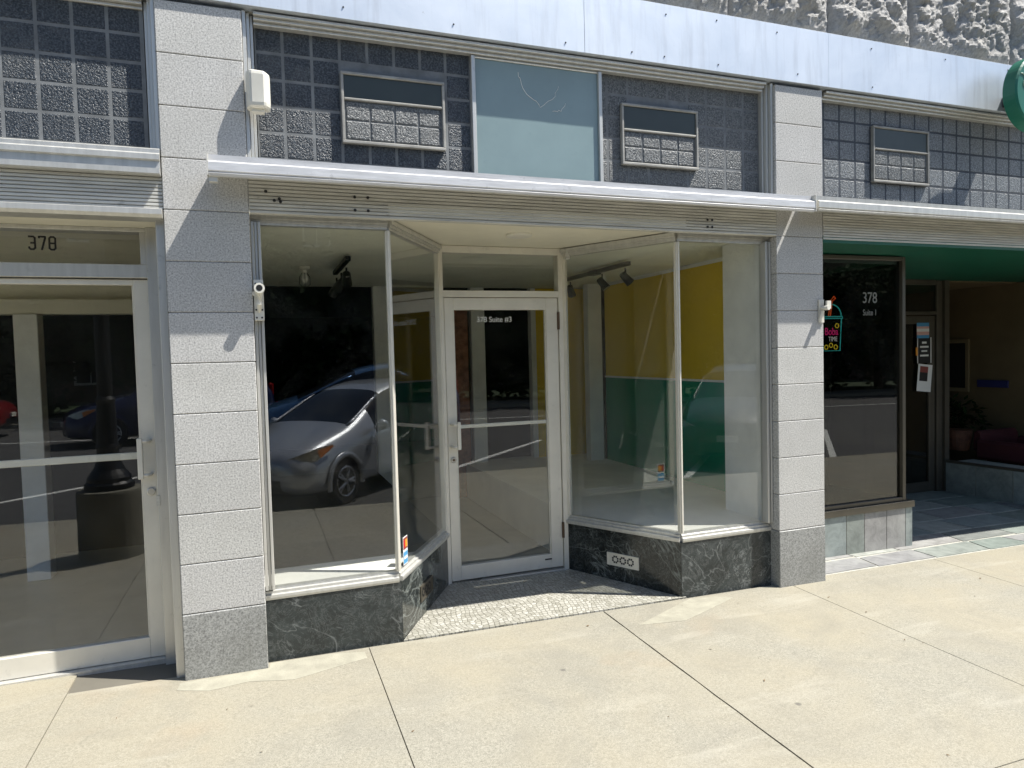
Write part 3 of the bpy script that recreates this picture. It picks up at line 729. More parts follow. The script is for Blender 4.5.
# soffit over the recess
m = MB(); m.prism([(1.11, -.0), (3.03, -.0), (3.03, .1), (2.57, .93), (1.6, .93), (1.11, .1)], 2.052, 2.118); struct(m.build('ceiling', 'cream'))
m = MB(); m.lathe([(.085, 0), (.085, -.012), (.07, -.02), (.03, -.022)], (2.03, .40, 2.052), 24); o = m.build('recessed_light', 'white_plastic'); tag(o, 'round white ceiling light in the cream soffit over the shop door', 'ceiling light')
t = thing('door_closer', 'small dark weathered closer bracket at the top corner of the recessed doorway', 'bracket', (2.6, .86, 2.0))
m = MB(); m.box(2.565, .845, 1.965, 2.6, .9, 2.03); m.box(2.56, .85, 2.03, 2.585, .88, 2.045); m.build('bracket_body', 'alu_old', t, bevel=.004)

# ------------------------------------------------------------------ middle shop interior
m = MB(); m.prism([(.1, .16), (1.1, .16), (1.58, .92), (1.58, 3.9), (.1, 3.9)], -.5, .040); struct(m.build('floor', 'carpet'))
m = MB(); m.prism([(.1, .15), (1.1, .15), (1.29, .46), (.1, .46)], .0405, .044); struct(m.build('floor', 'platform'))
m = MB(); m.prism([(2.6, .92), (3.03, .16), (4.3, .16), (4.3, 3.9), (2.6, 3.9)], -.5, .0425); struct(m.build('floor', 'platform'))
m = MB(); m.box(1.585, .99, -.5, 2.595, 3.9, -.345); struct(m.build('floor', 'floor_in'))
m = MB(); m.box(.1, 3.9, -.5, 4.3, 9.4, -.35); struct(m.build('floor', 'dark_floor'))
m = MB(); m.prism([(.1, .14), (1.08, .14), (1.57, .985), (2.61, .985), (3.06, .14), (4.3, .14), (4.3, 3.82), (.1, 3.82)], 2.052, 2.119); struct(m.build('ceiling', 'ceiling'))
m = MB(); m.box(.0, .445, -.5, .1, 3.82, 2.05); struct(m.build('wall', 'white_paint'))
m = MB(); m.box(.0, 3.82, -.5, .1, 9.4, 2.118); m.box(.1, 9.3, -.5, 4.4, 9.4, 2.118); m.box(4.4, 3.9, -.5, 4.5, 9.4, 2.118); struct(m.build('wall', 'black_wall'))
m = MB(); m.box(.1, 3.821, 2.045, 4.4, 9.4, 2.119); struct(m.build('ceiling', 'black_wall'))
wr = MB(); wr.box(4.15, .565, 1.005, 4.2, 3.24, 2.051); wr = struct(wr.build('wall', 'yellow'))
m = MB(); m.box(4.149, .565, .03, 4.2, 3.24, .985); m2 = MB(); m2.box(4.145, 3.24, .03, 4.2, 3.9, 2.051); struct(m2.build('wall', 'brown_dark')); struct(m.build('wall', 'green'))
m = MB(); m.box(4.138, .565, .985, 4.2, 3.24, 1.005); m.box(4.14, .565, 2.02, 4.2, 3.24, 2.0515); struct(m.build('trim', 'white_paint'))
m = MB(); m.box(3.735, .4425, .03, 4.2, .56, 2.05); m.box(3.735, .15, .03, 3.7495, .4424, 2.05); struct(m.build('wall', 'white_paint'))
# back partition posts and openings
PG = 'white posts of the back partition'
for x0, x1, lab in ((1.6, 1.78, 'pale interior post seen at the edge of the window that mirrors the silver car'), (2.70, 2.86, 'pale interior post seen through the recessed glass door'), (3.93, 4.10, 'white door casing at the far end of the yellow wall')):
    yp = 3.22 if x0 > 3.9 else 3.72
    o = MB().box(x0, yp, -.36, x1, yp + .12, 2.05).build('interior_post', 'white_paint', bevel=.004); tag(o, lab, 'post', PG)
m = MB(); m.box(2.36, 3.74, -.345, 2.66, 3.82, 1.95); o = m.build('wood_panel', 'brown'); tag(o, 'reddish brown door panel standing behind the recessed glass door', 'door panel')
m = MB(); m.box(3.5, 3.76, .03, 4.14, 3.82, 2.045); struct(m.build('wall', 'yellow'))
m = MB(); m.box(3.44, 3.74, .03, 3.5, 3.84, 2.05); m.box(2.87, 3.76, 1.90, 3.44, 3.84, 1.95); struct(m.build('trim', 'white_paint'))
m = MB(); m.box(3.05, 6.0, -.35, 4.35, 6.1, 2.04); struct(m.build('wall', 'brown_dark'))

# track lights
def head(parent, p, aim, L=.11):
    p = Vector(p); a = Vector(aim).normalized()
    m = MB(); m.tube([p + Vector((0, 0, .08)), p + Vector((0, 0, .0))], .008, 8); m.tube([p - a * L * .45, p - a * L * .4, p + a * L * .1, p + a * L * .6], [.022, .03, .034, .04], 14)
    h = m.build('spotlight', 'black_plastic', parent, smooth=False)
    MB().tube([p + a * L * .601, p + a * L * .607], .034, 14).build('lamp_face', 'steel', h)
t = thing('track_light', 'black track with three spotlights on the ceiling in front of the yellow wall', 'track light', (3.36, 1.8, 2.04), 'black track lights')
m = MB(); m.box(3.335, 1.30, 1.995, 3.375, 2.55, 2.03); m.box(3.325, 1.85, 1.985, 3.385, 2.0, 2.031); m.build('track', 'black_metal', t, bevel=.003)
for y, aim in ((1.36, (.55, -.1, -.6)), (1.78, (.4, -.35, -.7)), (2.45, (.35, .3, -.7))): head(t, (3.355, y, 1.9), aim)
t = thing('track_light', 'black track with two spotlights hanging from the ceiling above the mirrored car', 'track light', (1.06, 1.9, 2.04), 'black track lights')
m = MB(); m.box(1.04, 1.40, 1.995, 1.08, 2.3, 2.03); m.build('track', 'black_metal', t, bevel=.003)
for y, aim in ((1.52, (.1, .8, -.35)), (1.85, (-.3, .7, -.5)), (2.2, (-.4, .4, -.6))): head(t, (1.06, y, 1.88), aim, .15)
t = thing('ceiling_bulb', 'bare bulb in a small wire guard under the ceiling near the dark back opening', 'bulb', (.80, 2.19, 2.05))
m = MB(); m.lathe([(.045, 0), (.045, -.02), (.022, -.03), (.022, -.06)], (.80, 2.19, 2.05), 16); m.build('socket', 'white_plastic', t)
m = MB(); m.lathe([(.012, 0), (.026, -.03), (.028, -.05), (.018, -.075), (.004, -.083)], (.80, 2.19, 1.99), 14); m.build('bulb', 'bulb', t, smooth=True)
m = MB()
for k in range(4):
    a = k * math.pi / 2; m.tube([(.80 + .02 * math.cos(a), 2.19 + .02 * math.sin(a), 1.995), (.80 + .042 * math.cos(a), 2.19 + .042 * math.sin(a), 1.96), (.80 + .042 * math.cos(a), 2.19 + .042 * math.sin(a), 1.90), (.80 + .01 * math.cos(a), 2.19 + .01 * math.sin(a), 1.875)], .003, 6)
m.build('wire_guard', 'black_metal', t)
t = thing('ceiling_bulb', 'small bulb fitting on the ceiling behind the three-headed track light', 'bulb', (3.42, 2.1, 2.05))
m = MB(); m.lathe([(.04, 0), (.04, -.02), (.02, -.03), (.02, -.05)], (3.46, 1.95, 2.05), 16); m.build('socket', 'white_plastic', t)
m = MB(); m.lathe([(.012, 0), (.026, -.03), (.028, -.05), (.004, -.08)], (3.46, 1.95, 2.0), 14); m.build('bulb', 'bulb', t, smooth=True)

# card stickers on the left angled pane
def sticker(name, c, dirv, w, h, bands, label, cat='sticker', n=None, y_off=.004):
    d_ = Vector((*dirv, 0)).normalized(); nn = Vector((d_.y, -d_.x, 0)); c = Vector(c)
    t = thing(name, label, cat, tuple(c))
    def q(m, u0, u1, v0, v1, o):
        P = lambda u, v, oo: c + d_ * u * w + Vector((0, 0, v * h)) + nn * oo
        m._a([P(u0, v0, o), P(u1, v0, o), P(u1, v1, o), P(u0, v1, o), P(u0, v0, o - .0008), P(u1, v0, o - .0008), P(u1, v1, o - .0008), P(u0, v1, o - .0008)], [(0, 1, 2, 3), (7, 6, 5, 4), (0, 4, 5, 1), (1, 5, 6, 2), (2, 6, 7, 3), (3, 7, 4, 0)])
    for i, (nm, mt, u0, u1, v0, v1, lv) in enumerate(bands):
        m = MB(); q(m, u0, u1, v0, v1, y_off + .001 * lv); m.build(nm, mt, t)
    return t
def flat(name, col, rough=.45): MAT[name] = simple(name, col, rough, 0, .04)
flat('st_red', (.55, .03, .03)); flat('st_orange', (.8, .32, .03)); flat('st_blue', (.03, .12, .42)); flat('st_lblue', (.08, .30, .55)); flat('st_white', (.78, .78, .76)); flat('st_black', (.015, .015, .015)); flat('st_pink', (.65, .38, .34)); flat('st_brown', (.25, .06, .05))
dvL = (Vector(LD) - Vector(LB)).normalized()
sc_ = Vector(LB) + dvL * .115
sticker('card_sticker', (sc_.x, sc_.y, .135), dvL, .075, .165, [('sticker_sheet', 'st_white', -.5, .5, -.5, .5, 0), ('red_field', 'st_brown', -.44, .44, .05, .46, 1), ('orange_mark', 'st_orange', -.05, .40, .12, .38, 2), ('red_mark', 'st_red', -.40, -.02, .12, .38, 2), ('blue_field', 'st_lblue', -.44, .44, -.46, -.04, 1), ('white_band', 'st_white', -.36, .36, -.30, -.20, 2)],
        'small red, orange and blue payment card sticker low on the angled glass pane')

# ------------------------------------------------------------------ left shop
YL = .315
t = thing('entrance_door', 'wide aluminium shop door with a glass transom numbered 378 above it', 'door', (-.65, YL, gz(-.6, .3)))
m = MB(); zf = gz(-.6, .3)
m.box(-.118, YL - .06, zf - .02, -.045, YL + .09, 1.985); m.box(-1.235, YL - .06, zf - .02, -1.165, YL + .09, 1.985)
m.box(-1.165, YL - .03, 1.725, -.118, YL + .08, 1.795); m.box(-1.165, YL - .03, 1.965, -.118, YL + .08, 1.985)
m.box(-.15, YL - .029, 1.795, -.118, YL + .07, 1.965); m.box(-1.165, YL - .029, 1.795, -1.14, YL + .07, 1.965)
m.build('door_frame', 'alu', t, bevel=.002)
MB().box(-1.14, YL + .01, 1.79, -.145, YL + .016, 1.97).build('transom_pane', 'glass', t)
digits('lettering', '378', .064, .026, .0092, (-.652, YL + .008, 1.867), 'black_ink', t, .009)
lf = door(t, -1.16, -.123, YL, zf + .012, 1.72, (-1.09, -.195), (-.2, 1.69), (.765, .802), 'alu_white')
pull_handle(lf, -.15, YL, .685, .865, 'alu_white', -1)
m = MB(); m.lathe([(.021, 0), (.021, -.008), (.017, -.011)], (-.155, YL, .59), 16, 'y'); m.build('lock', 'steel', lf)
m = MB(); m.box(-.125, YL - .065, .52, -.108, YL - .0605, .575); m.build('strike_plate', 'alu_old', t)
MB().box(-1.165, YL - .04, gz(-.6, .3) - .03, -.118, YL + .1, gz(-.6, .3) + .010).build('threshold', 'alu', t)
m = MB(); m.box(-.045, .05, gz(0, 0) - .02, -.004, YL + .09, 2.0); m.build('jamb_post', 'alu', t, bevel=.003)
t = thing('shop_window', 'plate glass window with metal frame beyond the door numbered 378', 'shop window', (-2.6, YL, gz(-2.6, .3)))
m = MB(); m.box(-4.19, YL - .03, -.05, -1.235, YL + .06, .0); m.box(-4.19, YL - .03, 1.93, -1.235, YL + .06, 1.985); m.box(-4.19, YL - .029, .0, -4.13, YL + .06, 1.93); m.box(-2.75, YL - .029, 0, -2.7, YL + .06, 1.93); m.build('frame', 'alu', t, bevel=.002)
MB().box(-4.13, YL, 0, -1.235, YL + .006, 1.93).build('pane', 'glass', t); MB().box(-4.19, YL - .02, -.5, -1.235, YL + .1, -.05).build('base', 'marble_dusty', t)
m = MB(); m.box(-4.19, .1, 1.986, 0, 4.4, 2.119); struct(m.build('ceiling', 'cream'))
m = MB(); m.box(-4.19, YL + .12, -.5, 0, 9.3, gz(-2, .3)); struct(m.build('floor', 'floor_in'))
m = MB(); m.box(-4.19, 2.2, 1.765, -.0, 2.28, 1.985); struct(m.build('wall', 'cream'))
m = MB(); m.box(-4.19, 2.12, 1.66, -.0, 2.28, 1.765); struct(m.build('beam', 'cream'))
o = MB().box(-1.235, 2.1, gz(-1, 2), -1.085, 2.25, 1.658).build('interior_post', 'white_paint', bevel=.004); tag(o, 'pale post inside the shop behind the door numbered 378', 'post')
m = MB(); m.box(-4.19, 2.9, -.5, 0, 3.0, 2.119); struct(m.build('wall', 'black_wall'))
m = MB(); m.box(-.03, YL + .1, -.5, -.001, 2.9, 1.985); struct(m.build('wall', 'olive_wall'))

# ------------------------------------------------------------------ right shop
t = thing('shop_window', 'dark bronze framed shop window lettered 378 Suite 1 over a slate base', 'shop window', (4.9, .45, gz(4.9, .45)))
YR = .45
x1 = 5.44
def slate_wall(m, pts_x, y0, y1, z0, z1):
    for a, b in zip(pts_x[:-1], pts_x[1:]):
        m.tone = rj.choice(SLT); m.prism([(a + .004, y0), (b - .004, y0), (b - .004, y1), (a + .004, y1)], z0, z1)
m = MB(); slate_wall(m, [4.17, 4.45, 4.78, 4.97, 5.21, 5.42, 5.5], .41, .455, lambda x, y: gz(x, y) - .03, -.085); m.build('slate_base', 'slate', t)
m = MB(); m.box(4.165, .414, -.5, 5.495, .6, -.09); m.build('mortar_backing', 'grout', t)
m = MB(); m.box(4.16, .395, -.085, 5.51, .52, -.03); m.box(4.16, YR - .03, -.03, 4.21, YR + .04, 1.99); m.box(5.405, YR - .03, -.03, 5.44, YR + .05, 1.99); m.box(4.21, YR - .028, 1.96, 5.405, YR + .05, 1.99); m.box(4.21, YR - .028, -.03, 5.405, YR + .05, .0); m.build('frame', 'bronze', t, bevel=.003)
MB().box(4.21, YR, 0, 5.405, YR + .006, 1.96).build('pane', 'glass_dark', t)
MB().box(5.43, YR + .05, -.03, 5.436, 1.95, 1.945).build('pane', 'glass_dark', t)
MB().box(5.42, .52, -.5, 5.47, 1.95, -.03).build('slate_return', 'grout', t)
l1 = text('lettering', '378', .125, (5.0, YR - .0022, 1.615), 'grey_ink', t, squash=.85); l2 = text('lettering', 'Suite 1', .068, (5.005, YR - .0022, 1.515), 'grey_ink', t, squash=.8)
# soffit
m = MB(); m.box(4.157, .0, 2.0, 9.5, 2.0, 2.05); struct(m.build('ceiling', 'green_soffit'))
m = MB(); m.box(4.157, 2.0, 1.985, 10.2, 6, 2.05); struct(m.build('ceiling', 'olive_wall'))
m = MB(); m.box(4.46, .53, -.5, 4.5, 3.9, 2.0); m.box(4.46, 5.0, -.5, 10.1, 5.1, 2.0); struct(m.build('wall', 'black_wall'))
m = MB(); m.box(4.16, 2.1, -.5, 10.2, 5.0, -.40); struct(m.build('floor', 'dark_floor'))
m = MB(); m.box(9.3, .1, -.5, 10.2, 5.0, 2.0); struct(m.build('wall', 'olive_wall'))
t = thing('entrance_door', 'dark bronze glass door with three paper notices at the back of the green-ceilinged entrance', 'door', (7.45, 1.93, gz(7.4, 1.9)))
YQ = 1.93; zq = gz(7.4, YQ)
m = MB(); m.box(6.62, YQ - .02, zq, 6.68, YQ + .06, 1.99); m.box(7.70, YQ - .02, zq, 7.79, YQ + .06, 1.99); m.box(6.68, YQ - .018, 1.60, 7.70, YQ + .06, 1.64); m.box(5.45, YQ - .018, 1.94, 7.70, YQ + .05, 1.998)
m.box(5.44, YQ - .018, zq, 5.5, YQ + .05, 1.94); m.build('door_frame', 'bronze', t, bevel=.003)
MB().box(6.68, YQ, 1.64, 7.70, YQ + .006, 1.94).build('transom_pane', 'glass_dark', t)
MB().box(5.5, YQ + .01, zq, 6.62, YQ + .016, 1.94).build('side_pane', 'glass_dark', t)
m = MB(); m.box(6.69, YQ, zq + .01, 6.77, YQ + .045, 1.59); m.box(7.60, YQ, zq + .01, 7.69, YQ + .045, 1.59); m.box(6.77, YQ + .001, 1.5, 7.60, YQ + .044, 1.589); m.box(6.77, YQ + .001, zq + .0105, 7.60, YQ + .044, zq + .12)
lf = m.build('door_leaf', 'bronze', t, bevel=.003); MB().box(6.77, YQ + .02, zq + .12, 7.60, YQ + .026, 1.5).build('pane', 'glass_dark', lf)
pull_handle(lf, 6.73, YQ, .55, .75, 'bronze')
NG = None
sticker('notice', (7.50, YQ - .001, 1.425), (1, 0), .19, .175, [('paper', 'st_pink', -.5, .5, -.5, .5, 0), ('blue_band', 'st_lblue', -.5, .5, .26, .5, 1), ('blue_band', 'st_lblue', -.5, .5, -.5, -.3, 1), ('white_band', 'st_white', -.5, .5, -.08, .12, 1)], 'small blue, pink and white striped notice, topmost on the dark glass door', 'notice')
sticker('notice', (7.52, YQ - .001, 1.20), (1, 0), .22, .29, [('paper', 'st_black', -.5, .5, -.5, .5, 0), ('text_line', 'st_white', -.16, .16, .26, .34, 1), ('text_line', 'st_white', -.30, .30, .10, .17, 1), ('text_line', 'st_white', -.2, .2, -.06, .0, 1), ('text_line', 'st_white', -.3, .3, -.24, -.17, 1), ('white_edge', 'st_white', -.5, -.44, -.5, .5, 1), ('white_edge', 'st_white', .44, .5, -.5, .5, 1), ('orange_tab', 'st_orange', -.6, -.46, -.2, .12, 2)], 'black poster with white lines of type, middle of three on the dark glass door', 'poster')
pp = sticker('notice', (7.52, YQ - .004, .885), (1, 0), .22, .31, [('paper', 'st_white', -.5, .5, -.5, .5, 0), ('photo', 'st_black', -.36, .2, -.12, .42, 1), ('red_band', 'st_brown', -.36, .2, .2, .42, 2)], 'white sheet with a dark red picture, crooked and lowest on the dark glass door', 'notice')
pp.rotation_euler = (0, R(6), 0)
# right side of the recess: slate bench wall and interior beyond the glass
t = thing('shop_window', 'low slate clad wall with a dark window above it on the far side of the entrance', 'shop window', (7.85, 1.2, gz(7.8, 1.2)))
m = MB(); ys = [.1, .42, .8, 1.17, 1.55, 1.90]
for a, b in zip(ys[:-1], ys[1:]):
    m.tone = rj.choice(SLT[:5]); f_ = lambda y: 7.80 + (1.93 - y) * .09
    m.prism([(f_(a), a + .005), (f_(a) + .05, a + .005), (f_(b) + .05, b - .005), (f_(b), b - .005)], lambda x, y: gz(x, y) - .03, -.10)
m.build('slate_base', 'slate', t)
m = MB(); m.prism([(7.975, .1), (8.3, .1), (8.3, 1.92), (7.81, 1.92)], -.5, -.105); m.build('ledge', 'grout', t)
m = MB(); m.prism([(7.965, .1), (7.998, .1), (7.838, 1.88), (7.805, 1.88)], -.10, -.07); m.box(7.79, 1.88, zq, 7.86, 1.97, 1.99); m.box(7.95, .1, -.07, 8.01, .16, 1.99); m.build('frame', 'bronze', t)
# room behind: back wall pieces
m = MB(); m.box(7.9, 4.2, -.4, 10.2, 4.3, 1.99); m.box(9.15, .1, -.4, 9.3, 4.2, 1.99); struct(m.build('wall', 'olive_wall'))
t = thing('wall_frame', 'pale framed dark opening in the dim olive wall beside the notices', 'wall frame', (9.14, 2.74, .97))
m = MB(); xw = 9.149
m.box(xw - .03, 2.58, .63, xw, 2.90, .68); m.box(xw - .03, 2.58, 1.27, xw, 2.90, 1.32); m.box(xw - .029, 2.58, .68, xw, 2.62, 1.27); m.box(xw - .029, 2.86, .68, xw, 2.90, 1.27); m.build('frame', 'frame_tan', t)
MB().box(xw - .012, 2.62, .68, xw, 2.86, 1.27).build('dark_panel', 'black_wall', t)

# neon drink sign behind the right shop window
t = thing('neon_sign', 'small neon drink cup sign reading Boba TIME hung behind the dark glass', 'neon sign', (4.83, .62, 1.1))
NS = Vector((4.725, .60, 1.235))
def NT(name, strokes, mat, r=.0048):
    m = MB()
    for st in strokes: m.tube([(NS.x + u, NS.y, NS.z + v) for u, v in st], r, 6)
    return m.build(name, mat, t)
arc = [(.0 + .105 - .105 * math.cos(a), .285 + .095 * math.sin(a)) for a in [math.pi * k / 12 for k in range(13)]]
NT('cup_outline', [[(-.015, .28), (.225, .28), (.225, .265), (-.015, .265), (-.015, .28)], [(.0, .26), (.018, .0), (.195, .0), (.212, .26)], arc], 'neon_teal')
NT('straw', [[(.075, .285), (.10, .415), (.135, .445)], [(.095, .285), (.115, .405), (.15, .43), (.135, .445)]], 'neon_orange')
def ring(u, v, r_=.018): return [(u + r_ * math.cos(k * math.pi / 5), v + r_ * math.sin(k * math.pi / 5)) for k in range(11)]
for u_, v_ in ((.165, .205), (.05, .03), (.10, .045), (.15, .03)): NT('pearl', [ring(u_, v_)], 'neon_yellow', .004)
tt = text('lettering', 'Boba', .085, (NS.x + .03, NS.y - .004, NS.z + .13), 'neon_pink', t, offset=.001, squash=.82); text('lettering', 'TIME', .055, (NS.x + .07, NS.y - .004, NS.z + .078), 'neon_white', t, squash=.8)
MB().tube([(NS.x + .11, NS.y + .01, NS.z), (NS.x + .10, NS.y + .01, NS.z - .5), (NS.x + .06, NS.y + .01, NS.z - .9), (NS.x + .08, NS.y + .01, NS.z - 1.2)], .004, 6).build('cable', 'black_plastic', t)
# plant and chair and plaque inside the right shop
t = thing('potted_plant', 'dim leafy potted plant beside the window inside the dark entrance shop', 'plant', (8.85, 2.5, -.1))
m = MB(); m.lathe([(.11, 0), (.15, .24), (.155, .26), (.13, .26)], (8.85, 2.5, -.1), 18); m.build('pot', 'brown', t)
m = MB()
for k in range(140):
    a = random.uniform(0, 6.28); el = random.uniform(.2, 1.4); L = random.uniform(.15, .42)
    p = Vector((8.85, 2.5, .15)) + Vector((math.cos(a) * math.cos(el), math.sin(a) * math.cos(el), math.sin(el))) * L
    q = Vector((random.uniform(-1, 1), random.uniform(-1, 1), random.uniform(-.6, .6))).normalized(); s_ = q.cross(Vector((.3, .5, .8))).normalized() * .025
    m._a([p, p + q * .05 + s_, p + q * .12, p + q * .05 - s_], [(0, 1, 2, 3)])
m.build('foliage', 'leaf_dark', t)
t = thing('armchair', 'dark red upholstered chair behind the low slate wall', 'chair', (8.75, 1.6, -.4))
m = MB(); m.prism([(8.42, 1.30), (9.02, 1.30), (9.02, 1.86), (8.42, 1.86)], -.12, .04); m.build('seat', 'red_fabric', t, bevel=.05)
m = MB(); m.sweep([(0, -.02), (.10, -.02), (.12, .12), (.11, .2), (.06, .235), (0, .2)], (8.40, 2.0), (9.04, 2.0)); m.build('backrest', 'red_fabric', t, bevel=.02)
m = MB(); m.box(8.32, 1.32, -.1, 8.42, 1.92, .13); m.build('armrest', 'red_fabric', t, bevel=.035)
m = MB(); m.box(9.02, 1.32, -.1, 9.12, 1.92, .13); m.build('armrest', 'red_fabric', t, bevel=.035)
for x in (8.44, 9.0):
    for y in (1.34, 1.88): MB().tube([(x, y, -.4), (x, y, -.1)], [.015, .022], 8).build('leg', 'bronze', t)
t = thing('wall_plaque', 'narrow dark blue plaque on the dim olive wall above the red chair', 'plaque', (9.13, 2.27, .74))
MB().box(9.12, 2.08, .70, 9.149, 2.46, .79).build('plaque_board', 'blue_plaque', t)

# ------------------------------------------------------------------ small fittings on the front
t = thing('alarm_box', 'off-white plastic alarm siren box high on the edge of the granite pier', 'alarm box', (.46, -.03, 2.55))
m = MB(); pr = [(.404, .0), (.404, -.045), (.425, -.085), (.495, -.095), (.520, -.06), (.520, .0)]
vs = []
for z, k in ((2.545, .93), (2.56, 1.0), (2.72, 1.0), (2.735, .92)):
    vs += [(.462 + (x - .462) * k, y * k, z + (.012 * (x - .40) / .12 * -1 if z > 2.65 else 0)) for x, y in pr]
k = len(pr); m._a(vs, [tuple(range(k))] + [(j * k + i, j * k + (i + 1) % k, (j + 1) * k + (i + 1) % k, (j + 1) * k + i) for j in range(3) for i in range(k)] + [tuple(range(3 * k, 4 * k))])
m.build('cover', 'white_plastic', t, bevel=.009); MB().box(.43, -.06, 2.53, .49, -.01, 2.548).build('siren_slot', 'white_plastic', t)
def arm_bracket(x, z, y, lab):
    t = thing('awning_bracket', lab, 'bracket', (x, y, z), 'white awning arm brackets')
    m = MB(); m.box(x - .024, y - .006, z - .105, x + .024, y + .036, z + .105); pl = m.build('back_plate', 'alu_white', t, bevel=.002)
    m = MB(); m.tube([(x + .004, y - .006, z + .055), (x + .004, y - .09, z + .055)], .026, 14); m.tube([(x + .004, y - .06, z + .04), (x + .002, y - .04, z - .02), (x, y - .006, z - .06)], [.022, .016, .008], 10); m.tube([(x - .02, y - .02, z + .03), (x - .02, y - .045, z + .03)], .012, 10)
    m.build('pivot', 'white_plastic', t)
    MB().tube([(x + .004, y - .0902, z + .055), (x + .004, y - .091, z + .055)], .016, 14).build('pivot_hole', 'black_ink', t)
    for dx, dz in ((-.014, .085), (.016, .085), (-.015, -.05), (.015, -.05), (-.013, -.09), (.012, -.09)): MB().lathe([(.005, 0), (.004, -.003)], (x + dx, y - .006, z + dz), 8, 'y').build('screw', 'black_metal', t)
arm_bracket(.425, 1.587, .012, 'white awning arm bracket screwed to the window jamb beside the granite pier')
t = thing('awning_bracket', 'white awning arm bracket at the edge of the granite pier by the neon drink sign', 'bracket', (4.15, -.01, 1.5), 'white awning arm brackets')
m = MB(); m.box(4.105, -.012, 1.44, 4.15, -.0045, 1.60); m.build('back_plate', 'alu_white', t)
m = MB(); m.tube([(4.13, -.012, 1.54), (4.135, -.07, 1.54)], .016, 12); m.tube([(4.12, -.03, 1.52), (4.11, -.01, 1.45)], [.013, .007], 10); m.box(4.14, -.05, 1.535, 4.175, -.035, 1.59); m.build('pivot', 'white_plastic', t)
# round green blade sign
t = thing('round_sign', 'round dark green shop sign with pale scrollwork on the metal fascia', 'sign', (6.01, -.2, 3.14))
m = MB(); m.lathe([(.262, .0), (.275, -.01), (.275, -.10), (.262, -.11)], (6.01, -.15, 3.14), 48, 'y')
m.build('disc', simple('sign_green', (.015, .15, .10), .4), t)
m = MB()
def spiral(cx, cz, r_, tn, a0, s=1): return [(6.01 + cx + s * r_ * (1 - k / 26) * math.cos(a0 + tn * k / 24), -.2625, 3.14 + cz + r_ * (1 - k / 26) * math.sin(a0 + tn * k / 24)) for k in range(25)]
for sx in (-1, 1):
    for cx, cz, r_, a0 in ((.12, -.02, .055, 1.2), (.17, .05, .04, 3.5), (.10, -.11, .05, .2), (.07, .12, .05, 2.0)):
        m.tube(spiral(sx * cx, cz, r_, 8.5, a0, sx), .004, 6)
    m.tube([(6.01 + sx * (.03 + .2 * k / 10), -.2625, 3.14 - .15 + .28 * (k / 10) + .03 * math.sin(k)) for k in range(11)], .004, 6)
m.build('scrollwork', simple('sign_pale', (.45, .6, .52), .5), t)
m = MB(); m.box(5.94, -.15, 3.10, 6.08, -.02, 3.18); m.build('mount', 'black_metal', t)

